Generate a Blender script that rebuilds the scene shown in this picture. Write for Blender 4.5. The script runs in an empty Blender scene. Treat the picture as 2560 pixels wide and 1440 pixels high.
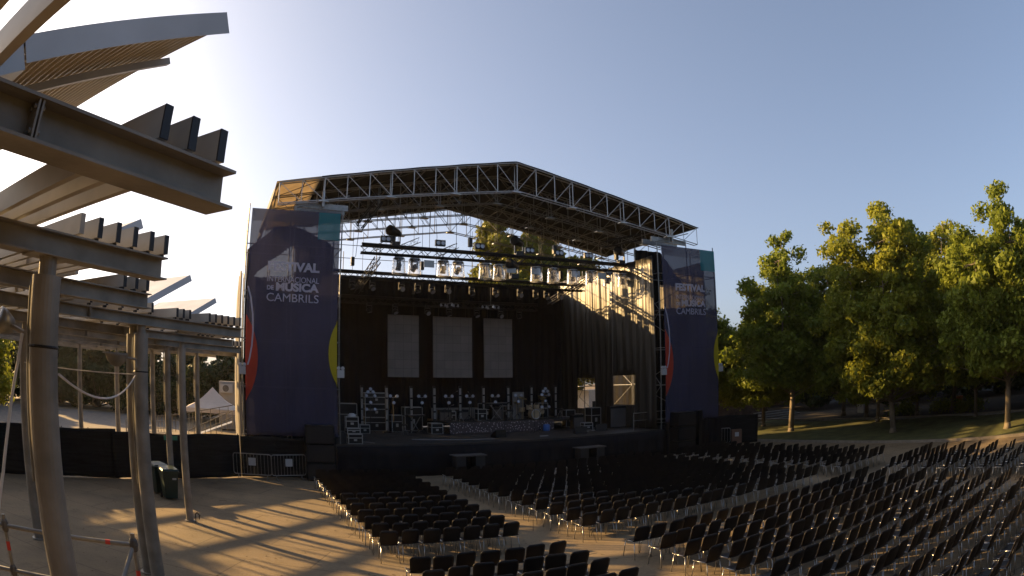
import bpy, math, random
import numpy as np
from mathutils import Vector, Matrix
random.seed(7)
C = bpy.context.scene.collection
R = math.radians
S = bpy.context.scene

# ------------------------------------------------------------------ camera, sky, sun, exposure
PITCH, ROLL, YAW, CAMH = 0.142, -0.0098, 0.4418, 4.2155
cam = bpy.data.cameras.new('camera')
cam.type = 'PANO'
cam.panorama_type = 'FISHEYE_LENS_POLYNOMIAL'
cam.sensor_width = 36.0
cam.fisheye_fov = R(180)
_k = 2560 / 36 / 1647.9
cam.fisheye_polynomial_k0 = 0.0
cam.fisheye_polynomial_k1 = -_k
cam.fisheye_polynomial_k2 = 0.0
cam.fisheye_polynomial_k3 = -0.1614 * _k ** 3
cam.fisheye_polynomial_k4 = 0.0
cam.clip_start = 0.05
cam.clip_end = 2000
co = bpy.data.objects.new('camera', cam); C.objects.link(co)
co.matrix_world = (Matrix.Translation((0, 0, CAMH)) @ Matrix.Rotation(-YAW, 4, 'Z') @
                   Matrix.Rotation(R(90) + PITCH, 4, 'X') @ Matrix.Rotation(ROLL, 4, 'Z'))
S.camera = co

SUN_EL, SUN_AZ = R(18.5), R(-41)          # azimuth from +Y towards +X
w = bpy.data.worlds.new('World'); S.world = w; w.use_nodes = True
nt = w.node_tree; nt.nodes.clear()
sky = nt.nodes.new('ShaderNodeTexSky'); sky.sky_type = 'NISHITA'; sky.sun_disc = False
sky.sun_elevation = SUN_EL; sky.sun_rotation = SUN_AZ
sky.air_density = 0.6; sky.dust_density = 3.5; sky.ozone_density = 1.5
bg = nt.nodes.new('ShaderNodeBackground'); bg.inputs[1].default_value = 0.122
wo = nt.nodes.new('ShaderNodeOutputWorld')
gm = nt.nodes.new('ShaderNodeGamma'); gm.inputs[1].default_value = 0.72
tint = nt.nodes.new('ShaderNodeMix'); tint.data_type = 'RGBA'; tint.blend_type = 'MULTIPLY'; tint.inputs[0].default_value = 1
tint.inputs[7].default_value = (.97, .96, .97, 1)
nt.links.new(sky.outputs[0], gm.inputs[0]); nt.links.new(gm.outputs[0], tint.inputs[6]); nt.links.new(tint.outputs[2], bg.inputs[0]); nt.links.new(bg.outputs[0], wo.inputs[0])
sl = bpy.data.lights.new('sun', 'SUN'); sl.energy = 5.0; sl.angle = R(0.6); sl.color = (1.0, 0.63, 0.25)
so = bpy.data.objects.new('sun', sl); C.objects.link(so)
sd = Vector((math.sin(SUN_AZ) * math.cos(SUN_EL), math.cos(SUN_AZ) * math.cos(SUN_EL), math.sin(SUN_EL)))
so.rotation_euler = sd.to_track_quat('Z', 'Y').to_euler(); so.location = sd * 80
S.view_settings.view_transform = 'Standard'; S.view_settings.look = 'None'
S.view_settings.gamma = 1; S.view_settings.exposure = 1.5; S.view_settings.use_curve_mapping = False
S.render.engine = 'CYCLES'
S.cycles.use_denoising = True
S.cycles.transparent_max_bounces = 24
S.cycles.max_bounces = 6

def project(x, y, z):
    """where a point falls in the frame (0..2560, 0..1440); used only to leave out chairs the photo cannot show"""
    z -= CAMH
    cy, sy = math.cos(YAW), math.sin(YAW)
    a = x * cy - y * sy; b = x * sy + y * cy
    cp, sp = math.cos(PITCH), math.sin(PITCH)
    f = b * cp + z * sp; u = -b * sp + z * cp
    rho = math.hypot(a, u); th = math.atan2(rho, f)
    r = th
    for _ in range(12): r = r - (r + .1614 * r ** 3 - th) / (1 + .4842 * r * r)
    r *= 1647.9
    return 1280 + r * a / rho, 720 - r * u / rho

# ------------------------------------------------------------------ materials
def mat(name, col, rough=.6, metal=0, var=.12, scale=6, bump=0, bscale=40, spec=.5, stretch=None):
    m = bpy.data.materials.new(name); m.use_nodes = True
    n = m.node_tree.nodes; l = m.node_tree.links; p = n['Principled BSDF']
    p.inputs['Roughness'].default_value = rough; p.inputs['Metallic'].default_value = metal
    p.inputs['Specular IOR Level'].default_value = spec
    tc = n.new('ShaderNodeTexCoord'); no = n.new('ShaderNodeTexNoise')
    no.inputs['Scale'].default_value = scale; no.inputs['Detail'].default_value = 6
    src = tc.outputs['Object']
    if stretch:
        mp = n.new('ShaderNodeMapping'); mp.inputs['Scale'].default_value = stretch
        l.new(src, mp.inputs[0]); src = mp.outputs[0]
    l.new(src, no.inputs['Vector'])
    cr = n.new('ShaderNodeValToRGB'); e = cr.color_ramp.elements
    e[0].position = .3; e[1].position = .72
    e[0].color = (*[c * (1 - var) for c in col], 1); e[1].color = (*[min(1, c * (1 + var)) for c in col], 1)
    l.new(no.outputs[0], cr.inputs[0]); l.new(cr.outputs[0], p.inputs['Base Color'])
    if bump:
        b = n.new('ShaderNodeBump'); b.inputs['Strength'].default_value = bump; b.inputs['Distance'].default_value = .02
        n2 = n.new('ShaderNodeTexNoise'); n2.inputs['Scale'].default_value = bscale; n2.inputs['Detail'].default_value = 4
        l.new(src, n2.inputs['Vector']); l.new(n2.outputs[0], b.inputs['Height']); l.new(b.outputs[0], p.inputs['Normal'])
    return m

def cloth(name, col, transp=0.0, transl=0.3, var=.1, scale=3, stretch=None, bump=0.0, bscale=5):
    m = mat(name, col, .85, var=var, scale=scale, stretch=stretch, bump=bump, bscale=bscale, spec=.2)
    n = m.node_tree.nodes; l = m.node_tree.links; p = n['Principled BSDF']; o = n['Material Output']
    base = p.inputs['Base Color'].links[0].from_socket
    t = n.new('ShaderNodeBsdfTranslucent'); l.new(base, t.inputs[0])
    mx = n.new('ShaderNodeMixShader'); mx.inputs[0].default_value = transl
    l.new(p.outputs[0], mx.inputs[1]); l.new(t.outputs[0], mx.inputs[2])
    out = mx.outputs[0]
    if transp:
        tr = n.new('ShaderNodeBsdfTransparent'); m2 = n.new('ShaderNodeMixShader'); m2.inputs[0].default_value = transp
        l.new(out, m2.inputs[1]); l.new(tr.outputs[0], m2.inputs[2]); out = m2.outputs[0]
    l.new(out, o.inputs[0])
    return m

M = {}
M['steel'] = mat('grey painted steel', (.235, .215, .185), .5, .1, .34, 2.2, .12, 25)
M['panel_steel'] = mat('pale lacquered sheet metal', (.56, .58, .61), .5, .1, .14, 1.2)
M['slat'] = mat('grey aluminium slat', (.40, .37, .32), .5, .1, .18, 2)
M['soffit'] = mat('ribbed sheet soffit', (.50, .44, .34), .5, .1, .1, 3)
M['slat_end'] = mat('black plastic cap', (.012, .012, .016), .5)
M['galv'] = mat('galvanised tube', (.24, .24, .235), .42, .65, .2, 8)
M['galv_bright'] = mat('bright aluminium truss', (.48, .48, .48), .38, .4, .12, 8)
M['galv_dark'] = mat('dull scaffold tube', (.12, .115, .11), .5, .5, .25, 8)
M['red_tape'] = mat('red tape', (.6, .04, .03), .5)
M['black_truss'] = mat('black truss paint', (.008, .0075, .009), .55, .1, .2, 6)
M['black_cloth'] = cloth('black molton', (.009, .009, .011), 0, .004, .3, 1.2, bump=.3)
M['black_plastic'] = mat('black plastic', (.010, .010, .011), .42, 0, .2, 6, spec=.3)
M['chair_shell'] = mat('dark brown black chair plastic', (.012, .0095, .009), .45, 0, .25, 5, .05, 60, spec=.3)
M['chrome'] = mat('chromed chair leg', (.42, .41, .39), .28, .85, .06, 10)
M['deck'] = mat('dark stage deck', (.022, .021, .022), .5, 0, .35, 1.5, .1, 12)
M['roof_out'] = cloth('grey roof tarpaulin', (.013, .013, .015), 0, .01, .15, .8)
M['tan_tarp'] = cloth('pale tarpaulin', (.36, .335, .29), 0, .25, .2, .9, stretch=(6, 6, .35), bump=.6, bscale=3)
M['roof_tan'] = cloth('sunlit translucent roof sheet', (.62, .52, .36), 0, .65, .1, 2)  # sun glowing through the roof's left end, put into a paler sheet colour
M['curtain'] = mat('glossy black pleated curtain', (.020, .017, .013), .42, 0, .5, 1.0, .3, 3, spec=1.0, stretch=(3, 9, .3))
M['navy'] = cloth('navy printed mesh banner', (.062, .062, .108), .28, .12, .22, 1.1, bump=.6, bscale=1.6, stretch=(1, 1, .35))
M['lilac'] = cloth('white printed mesh lettering', (.50, .47, .55), .18, .12, .06, 2)
M['teal'] = cloth('teal printed mesh', (.03, .30, .34), .34, .35, .06, 2)
M['red_mesh'] = cloth('red printed mesh', (.42, .055, .03), .06, .1, .06, 2)
M['yellow_mesh'] = cloth('yellow printed mesh', (.44, .35, .02), .05, .1, .06, 2)
M['screen'] = mat('unlit video panel', (.10, .09, .085), .6, 0, .10, 1.5, spec=.2)
def panelmat():
    m = mat('unlit video panel', (.24, .21, .195), .6, 0, .12, 1.1, spec=.2)
    n = m.node_tree.nodes; l = m.node_tree.links; p = n['Principled BSDF']
    base = p.inputs['Base Color'].links[0].from_socket
    sx = n.new('ShaderNodeTexCoord'); sp_ = n.new('ShaderNodeSeparateXYZ'); cb = n.new('ShaderNodeCombineXYZ')
    l.new(sx.outputs['Object'], sp_.inputs[0]); l.new(sp_.outputs[0], cb.inputs[0]); l.new(sp_.outputs[2], cb.inputs[1])
    b = n.new('ShaderNodeTexBrick'); b.offset = 0; b.inputs['Scale'].default_value = 1; b.inputs['Brick Width'].default_value = .5; b.inputs['Row Height'].default_value = .5
    b.inputs['Mortar Size'].default_value = .008; b.inputs['Color1'].default_value = (1, 1, 1, 1); b.inputs['Color2'].default_value = (.88, .88, .88, 1); b.inputs['Mortar'].default_value = (.5, .5, .5, 1)
    l.new(cb.outputs[0], b.inputs['Vector'])
    mx = n.new('ShaderNodeMix'); mx.data_type = 'RGBA'; mx.blend_type = 'MULTIPLY'; mx.inputs[0].default_value = 1
    l.new(base, mx.inputs[6]); l.new(b.outputs[0], mx.inputs[7]); l.new(mx.outputs[2], p.inputs['Base Color']); return m
M['video'] = panelmat()
M['white_plastic'] = mat('white plastic', (.40, .40, .40), .45, 0, .05)
M['lens'] = mat('lamp lens', (.35, .36, .4), .12, .2, .1, 20)
M['case_edge'] = mat('aluminium case edging', (.34, .34, .34), .4, .4, .1)
M['drum_wood'] = mat('pale drum lacquer', (.35, .26, .16), .35, 0, .3, 3)
M['cymbal'] = mat('brass cymbal', (.5, .38, .15), .3, .9, .1)
M['tent'] = cloth('white tent canvas', (.8, .75, .68), 0, .35, .05, 2)
M['container'] = mat('cream container panel', (.32, .30, .27), .6, 0, .06, 2, stretch=(8, 8, .3))
M['green_bin'] = mat('dark green bin plastic', (.012, .03, .024), .4, 0, .2, 5)
M['tyre'] = mat('black rubber', (.014, .012, .012), .7)
M['sign_green'] = mat('green sign', (.03, .22, .13), .5)
M['fence_cloth'] = cloth('black fence netting', (.010, .012, .013), 0, .06, .6, 2.5, stretch=(.4, .4, 5), bump=.5, bscale=3)
M['wall'] = mat('pale rendered wall', (.16, .155, .145), .85, 0, .2, 3, .2)
M['rust'] = mat('rusty earth slope', (.15, .08, .05), .9, 0, .3, 1, .4, 6)
M['stone'] = mat('rough stone wall', (.11, .075, .055), .9, 0, .4, 2.5, .6, 5)
M['bark'] = mat('grey brown bark', (.16, .13, .09), .9, 0, .35, 6, .5, 25, stretch=(1, 1, .3))
M['rope'] = mat('white cable', (.62, .6, .58), .5)
M['kerb'] = mat('concrete kerb', (.20, .17, .13), .85, 0, .2, 3, .2)
M['blue'] = mat('blue plastic', (.05, .14, .4), .5)
M['orange'] = mat('orange fabric', (.5, .15, .04), .7)
M['van_white'] = mat('white vehicle paint', (.62, .6, .55), .35)
M['window_glass'] = mat('dark window glass', (.02, .025, .03), .1)
M['plant'] = mat('hedge leaf', (.035, .06, .018), .7, 0, .4, 4)

def glassy(name):
    m = bpy.data.materials.new(name); m.use_nodes = True
    n = m.node_tree.nodes; l = m.node_tree.links; n.remove(n['Principled BSDF'])
    t = n.new('ShaderNodeBsdfTransparent'); g = n.new('ShaderNodeBsdfGlossy'); g.inputs['Roughness'].default_value = .12
    d = n.new('ShaderNodeBsdfTranslucent'); d.inputs[0].default_value = (.8, .8, .85, 1)
    lw = n.new('ShaderNodeLayerWeight'); lw.inputs[0].default_value = .35
    a = n.new('ShaderNodeMixShader'); a.inputs[0].default_value = .14
    b = n.new('ShaderNodeMixShader')
    l.new(t.outputs[0], a.inputs[1]); l.new(d.outputs[0], a.inputs[2])
    l.new(lw.outputs['Facing'], b.inputs[0]); l.new(a.outputs[0], b.inputs[1]); l.new(g.outputs[0], b.inputs[2])
    l.new(b.outputs[0], n['Material Output'].inputs[0]); return m
M['dome'] = glassy('clear plastic rain dome')

def leafmat(name, c1, c2, tl=.35):
    m = bpy.data.materials.new(name); m.use_nodes = True
    n = m.node_tree.nodes; l = m.node_tree.links; p = n['Principled BSDF']
    p.inputs['Roughness'].default_value = .6; p.inputs['Specular IOR Level'].default_value = .25
    g = n.new('ShaderNodeNewGeometry'); no = n.new('ShaderNodeTexNoise'); no.inputs['Scale'].default_value = .9
    tc = n.new('ShaderNodeTexCoord'); l.new(tc.outputs['Object'], no.inputs['Vector'])
    ad = n.new('ShaderNodeMath'); ad.operation = 'MULTIPLY_ADD'; ad.inputs[1].default_value = .45
    l.new(g.outputs['Random Per Island'], ad.inputs[0])
    sb = n.new('ShaderNodeMath'); sb.operation = 'SUBTRACT'; sb.inputs[1].default_value = .2
    l.new(no.outputs[0], sb.inputs[0]); l.new(sb.outputs[0], ad.inputs[2])
    cr = n.new('ShaderNodeValToRGB'); cr.color_ramp.elements[0].color = (*c1, 1); cr.color_ramp.elements[1].color = (*c2, 1)
    l.new(ad.outputs[0], cr.inputs[0]); l.new(cr.outputs[0], p.inputs['Base Color'])
    t = n.new('ShaderNodeBsdfTranslucent'); l.new(cr.outputs[0], t.inputs[0])
    mx = n.new('ShaderNodeMixShader'); mx.inputs[0].default_value = tl
    l.new(p.outputs[0], mx.inputs[1]); l.new(t.outputs[0], mx.inputs[2]); l.new(mx.outputs[0], n['Material Output'].inputs[0])
    return m
M['leaf_a'] = leafmat('broad green leaves', (.06, .10, .016), (.27, .31, .035), .48)
M['leaf_b'] = leafmat('yellow green leaves', (.07, .115, .016), (.34, .34, .035), .5)
M['leaf_dark'] = leafmat('dark evergreen leaves', (.018, .034, .012), (.06, .08, .02), .2)
M['leaf_pine'] = leafmat('pine needles', (.09, .11, .012), (.26, .25, .03), .3)

def paving():
    m = bpy.data.materials.new('warm concrete paving'); m.use_nodes = True
    n = m.node_tree.nodes; l = m.node_tree.links; p = n['Principled BSDF']; p.inputs['Roughness'].default_value = .82
    p.inputs['Specular IOR Level'].default_value = .3
    tc = n.new('ShaderNodeTexCoord')
    mp = n.new('ShaderNodeMapping'); mp.inputs['Rotation'].default_value = (0, 0, R(27)); l.new(tc.outputs['Object'], mp.inputs[0])
    br = n.new('ShaderNodeTexBrick'); br.inputs['Scale'].default_value = 1; br.inputs['Mortar Size'].default_value = .018
    br.inputs['Brick Width'].default_value = 3.2; br.inputs['Row Height'].default_value = 1.6; br.offset = .5
    br.inputs['Color1'].default_value = (.25, .19, .115, 1); br.inputs['Color2'].default_value = (.22, .165, .10, 1)
    br.inputs['Mortar'].default_value = (.125, .094, .058, 1)
    l.new(mp.outputs[0], br.inputs['Vector'])
    n1 = n.new('ShaderNodeTexNoise'); n1.inputs['Scale'].default_value = .35; n1.inputs['Detail'].default_value = 8
    n1.inputs['Roughness'].default_value = .65
    l.new(tc.outputs['Object'], n1.inputs['Vector'])
    cr = n.new('ShaderNodeValToRGB'); cr.color_ramp.elements[0].position = .3; cr.color_ramp.elements[1].position = .7
    cr.color_ramp.elements[0].color = (.62, .64, .68, 1); cr.color_ramp.elements[1].color = (1.12, 1.1, 1.08, 1)
    l.new(n1.outputs[0], cr.inputs[0])
    mx = n.new('ShaderNodeMix'); mx.data_type = 'RGBA'; mx.blend_type = 'MULTIPLY'; mx.inputs[0].default_value = 1
    l.new(br.outputs[0], mx.inputs[6]); l.new(cr.outputs[0], mx.inputs[7])
    n2 = n.new('ShaderNodeTexNoise'); n2.inputs['Scale'].default_value = 14; n2.inputs['Detail'].default_value = 8
    l.new(tc.outputs['Object'], n2.inputs['Vector'])
    c2 = n.new('ShaderNodeValToRGB'); c2.color_ramp.elements[0].position = .25; c2.color_ramp.elements[1].position = .6
    c2.color_ramp.elements[0].color = (.8, .8, .8, 1); c2.color_ramp.elements[1].color = (1, 1, 1, 1)
    l.new(n2.outputs[0], c2.inputs[0])
    m2 = n.new('ShaderNodeMix'); m2.data_type = 'RGBA'; m2.blend_type = 'MULTIPLY'; m2.inputs[0].default_value = 1
    l.new(mx.outputs[2], m2.inputs[6]); l.new(c2.outputs[0], m2.inputs[7])
    n3 = n.new('ShaderNodeTexNoise'); n3.inputs['Scale'].default_value = 1.1; n3.inputs['Detail'].default_value = 9; n3.inputs['Roughness'].default_value = .7; n3.inputs['Distortion'].default_value = .8
    l.new(tc.outputs['Object'], n3.inputs['Vector'])
    c3 = n.new('ShaderNodeValToRGB'); c3.color_ramp.elements[0].position = .54; c3.color_ramp.elements[1].position = .66
    c3.color_ramp.elements[0].color = (1, 1, 1, 1); c3.color_ramp.elements[1].color = (.78, .79, .80, 1)
    l.new(n3.outputs[0], c3.inputs[0])
    m3 = n.new('ShaderNodeMix'); m3.data_type = 'RGBA'; m3.blend_type = 'MULTIPLY'; m3.inputs[0].default_value = 1
    l.new(m2.outputs[2], m3.inputs[6]); l.new(c3.outputs[0], m3.inputs[7])
    l.new(m3.outputs[2], p.inputs['Base Color'])
    b = n.new('ShaderNodeBump'); b.inputs['Strength'].default_value = .25; b.inputs['Distance'].default_value = .01
    l.new(n2.outputs[0], b.inputs['Height']); l.new(b.outputs[0], p.inputs['Normal'])
    return m
M['paving'] = paving()
M['lawn'] = mat('dry short grass', (.085, .09, .025), .95, 0, .45, 1.2, .8, 18)
M['earth'] = mat('dark park earth', (.045, .034, .022), .95, 0, .4, .4, .6, 6)

HAZE = 0.00014
# ------------------------------------------------------------------ mesh builder
class MB:
    def __init__(s): s.v = []; s.f = []
    def add(s, vs, fs):
        o = len(s.v); s.v += [tuple(v) for v in vs]; s.f += [tuple(i + o for i in f) for f in fs]; return s
    def box(s, x0, x1, y0, y1, z0, z1):
        return s.add([(x0, y0, z0), (x1, y0, z0), (x1, y1, z0), (x0, y1, z0), (x0, y0, z1), (x1, y0, z1), (x1, y1, z1), (x0, y1, z1)],
                     [(3, 2, 1, 0), (4, 5, 6, 7), (0, 1, 5, 4), (1, 2, 6, 5), (2, 3, 7, 6), (3, 0, 4, 7)])
    def tube(s, a, b, r, n=6, r2=None, caps=True):
        a = Vector(a); b = Vector(b); d = b - a
        if d.length < 1e-6: return s
        q = d.to_track_quat('Z', 'Y'); r2 = r if r2 is None else r2
        vs = []
        for p, rr in ((a, r), (b, r2)):
            for i in range(n):
                t = 2 * math.pi * i / n
                vs.append(p + q @ Vector((rr * math.cos(t), rr * math.sin(t), 0)))
        fs = [(i, (i + 1) % n, n + (i + 1) % n, n + i) for i in range(n)]
        if caps: fs += [tuple(range(n))[::-1], tuple(range(n, 2 * n))]
        return s.add(vs, fs)
    def path(s, pts, r, n=6):
        for a, b in zip(pts[:-1], pts[1:]): s.tube(a, b, r, n)
        return s
    def bar(s, a, b, w, h, up=(0, 0, 1)):
        a = Vector(a); b = Vector(b); d = (b - a).normalized(); up = Vector(up)
        x = d.cross(up).normalized() * w / 2; z = x.cross(d).normalized() * h / 2
        vs = [p + sx * x + sz * z for p in (a, b) for sx, sz in ((-1, -1), (1, -1), (1, 1), (-1, 1))]
        return s.add(vs, [(0, 1, 2, 3), (7, 6, 5, 4), (0, 4, 5, 1), (1, 5, 6, 2), (2, 6, 7, 3), (3, 7, 4, 0)])
    def lathe(s, c, prof, n=16, axis=(0, 0, 1)):
        q = Vector(axis).to_track_quat('Z', 'Y'); c = Vector(c); vs = []; m = len(prof)
        for r, z in prof:
            for i in range(n):
                t = 2 * math.pi * i / n; vs.append(c + q @ Vector((r * math.cos(t), r * math.sin(t), z)))
        fs = [(j * n + i, j * n + (i + 1) % n, (j + 1) * n + (i + 1) % n, (j + 1) * n + i) for j in range(m - 1) for i in range(n)]
        return s.add(vs, fs)
    def quad(s, a, b, c, d): return s.add([a, b, c, d], [(0, 1, 2, 3)])
    def sheet(s, fn, nu, nv):
        vs = [fn(i / nu, j / nv) for j in range(nv + 1) for i in range(nu + 1)]
        fs = [(j * (nu + 1) + i, j * (nu + 1) + i + 1, (j + 1) * (nu + 1) + i + 1, (j + 1) * (nu + 1) + i) for j in range(nv) for i in range(nu)]
        return s.add(vs, fs)
    def mesh(s, name, m, smooth=False):
        me = bpy.data.meshes.new(name); me.from_pydata(s.v, [], s.f); me.materials.append(M[m]); me.update()
        if smooth: me.polygons.foreach_set('use_smooth', [True] * len(me.polygons))
        return me
    def build(s, name, m, parent=None, smooth=False, **k):
        o = bpy.data.objects.new(name, s.mesh(name, m, smooth)); C.objects.link(o)
        if parent is not None: o.parent = parent
        if k: tag(o, **k)
        return o

def tag(o, label=None, cat=None, group=None, kind=None):
    if label: o['label'] = label
    if cat: o['category'] = cat
    if group: o['group'] = group
    if kind: o['kind'] = kind
    return o
def thing(name, label, cat, loc=(0, 0, 0), rz=0, group=None):
    o = bpy.data.objects.new(name, None); C.objects.link(o); o.location = loc; o.rotation_euler = (0, 0, rz)
    o.empty_display_size = .2
    return tag(o, label, cat, group)
def copy_tree(o, parent=None):
    c = o.copy(); C.objects.link(c); c.parent = parent
    for ch in o.children: copy_tree(ch, c)
    return c
def thick(o, t, off=0):
    md = o.modifiers.new('thickness', 'SOLIDIFY'); md.thickness = t; md.offset = off; return o
ORD = ['first', 'second', 'third', 'fourth', 'fifth', 'sixth', 'seventh', 'eighth', 'ninth', 'tenth', 'eleventh', 'twelfth', 'thirteenth',
       'fourteenth', 'fifteenth', 'sixteenth', 'seventeenth', 'eighteenth', 'nineteenth', 'twentieth']

def truss(mb, a, b, w, h, bay, r=.025, rd=.012, n=6, up=(0, 0, 1)):
    """box truss between a and b"""
    a = Vector(a); b = Vector(b); d = (b - a); L = d.length; d.normalize()
    x = d.cross(Vector(up)).normalized() * w / 2; z = Vector(x).cross(d).normalized() * h / 2
    cs = [(-1, -1), (1, -1), (1, 1), (-1, 1)]
    for sx, sz in cs: mb.tube(a + sx * x + sz * z, b + sx * x + sz * z, r, n)
    k = max(1, round(L / bay))
    for (p, q) in ((0, 1), (1, 2), (2, 3), (3, 0)):
        o1 = cs[p][0] * x + cs[p][1] * z; o2 = cs[q][0] * x + cs[q][1] * z
        for i in range(k):
            s0 = a + d * (L * i / k); s1 = a + d * (L * (i + 1) / k)
            if i % 2: mb.tube(s0 + o2, s1 + o1, rd, 4, caps=False)
            else: mb.tube(s0 + o1, s1 + o2, rd, 4, caps=False)
    return mb

# ------------------------------------------------------------------ setting: ground, lawn, path
g = MB()
g.quad((-400, -300, 0), (400, -300, 0), (400, 500, 0), (-400, 500, 0))
g.build('ground', 'paving', kind='structure')
KERB = [(28.4, 33.5), (28.7, 30), (29.14, 26.87), (29.35, 22.15), (29.4, 17.67), (29.55, 13.69), (29.8, 11.19), (30.4, 8.71), (31.2, 5.5), (32.5, 1), (34, -6)]
lw = MB()
def lawnpt(u, v):
    k = v * (len(KERB) - 1); i = min(int(k), len(KERB) - 2); t = k - i
    x = KERB[i][0] * (1 - t) + KERB[i + 1][0] * t + .1; y = KERB[i][1] * (1 - t) + KERB[i + 1][1] * t
    xx = x + (38.0 - x) * u
    z = .12 + .28 * math.sin(u * 1.57) + .05 * math.sin(y * .8 + xx) * u
    return (xx, y, z)
lw.sheet(lawnpt, 14, 40).build('lawn', 'lawn', smooth=True, kind='structure')
kb = MB()
for p, q in zip(KERB[:-1], KERB[1:]): kb.bar((p[0], p[1], .065), (q[0], q[1], .065), .18, .13)
kb.build('kerb', 'kerb', kind='structure')
bd = MB()
def bank(u, v):
    x = 38.2 + u * 30; y = 60 - v * 90
    return (x, y, .3 + .9 * u + .12 * math.sin(x * .7) * math.sin(y * .5))
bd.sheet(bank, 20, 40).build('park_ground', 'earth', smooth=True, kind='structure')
# pale gravel path beyond the fence
pt = MB()
pt.quad((-30, 33, .006), (-2, 40, .006), (-6, 62, .006), (-34, 55, .006))
M['gravel'] = mat('pale gravel', (.17, .145, .12), .95, 0, .2, 2, .5, 20)
pt.build('gravel_path', 'gravel', kind='structure')

# low wall and things along the lawn
lwall = MB().box(37.9, 38.2, 4, 36, -.05, .47)
t = thing('low_wall', 'long low grey wall with pale coping behind the lawn', 'wall')
lwall.build('wall_body', 'wall', t)
MB().box(37.84, 38.26, 4, 36, .473, .53).build('coping', 'kerb', t)
t = thing('stone_wall', 'brown rough stone retaining wall beside the steps right of the stage', 'wall')
sw = MB(); sw.bar((31, 40, .9), (41.5, 37.5, .9), .4, 1.7); sw.build('wall_body', 'stone', t)
MB().bar((31, 40, 1.8), (41.5, 37.5, 1.8), .5, .1).build('coping', 'kerb', t)
st = MB()
for i in range(6): st.bar((38.7, 33.8 + i * .5, .12 + i * .16 - .08), (42.7, 33.2 + i * .5, .12 + i * .16 - .08), .5, .16)
st.build('stone_steps', 'wall', label='flight of pale stone steps beyond the lawn next to the stone wall', cat='steps')
bx = MB().box(43.6, 44.2, 28.2, 28.8, .3, 1.0).box(43.55, 44.25, 28.15, 28.85, 1.003, 1.06)
bx.build('utility_box', 'white_plastic', label='small white box standing in the shade behind the low wall', cat='box')
t = thing('flower_pot', 'orange terracotta tub among the trees at far right', 'pot', (44, 18.9, .45))
MB().lathe((0, 0, 0), [(0, 0), (.32, 0), (.42, .6), (.5, .7), (.5, .8), (.42, .8), (.4, .65), (0, .62)], 18).build('tub', 'orange', t, smooth=True)
MB().lathe((0, 0, .6), [(.34, 0), (.3, .12), (0, .2)], 10).build('soil', 'earth', t)

# ------------------------------------------------------------------ trees
def leaves(name, clumps, n, size, m, seed, flat=.0):
    rs = np.random.RandomState(seed)
    cl = np.array(clumps)                         # x y z r
    w_ = cl[:, 3] ** 2.2; w_ /= w_.sum()
    idx = rs.choice(len(cl), n, p=w_)
    d = rs.normal(size=(n, 3)); d /= np.linalg.norm(d, axis=1)[:, None]
    rad = rs.rand(n) ** .45
    rad *= 1 + .25 * rs.normal(size=n) * (rs.rand(n) < .3)
    c = cl[idx, :3] + d * (cl[idx, 3] * rad)[:, None] * np.array([1, 1, .8])
    nrm = d + rs.normal(size=(n, 3)) * .8 + np.array([0, 0, flat]); nrm /= np.linalg.norm(nrm, axis=1)[:, None]
    a = np.cross(nrm, rs.normal(size=(n, 3))); a /= np.linalg.norm(a, axis=1)[:, None]
    b = np.cross(nrm, a)
    s_ = size * (.4 + 1.25 * rs.rand(n) ** 1.6)[:, None]
    a *= s_; b *= s_ * .62
    fold = nrm * s_ * .22
    v = np.stack([c - a, c - b * .9 + fold, c + a, c + b * .9 + fold], 1).reshape(-1, 3)
    me = bpy.data.meshes.new(name)
    me.vertices.add(4 * n); me.vertices.foreach_set('co', v.ravel())
    me.loops.add(4 * n); me.loops.foreach_set('vertex_index', np.arange(4 * n))
    me.polygons.add(n); me.polygons.foreach_set('loop_start', np.arange(0, 4 * n, 4)); me.polygons.foreach_set('loop_total', np.full(n, 4))
    me.materials.append(M[m]); me.update(calc_edges=True); me.validate()
    return me

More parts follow.
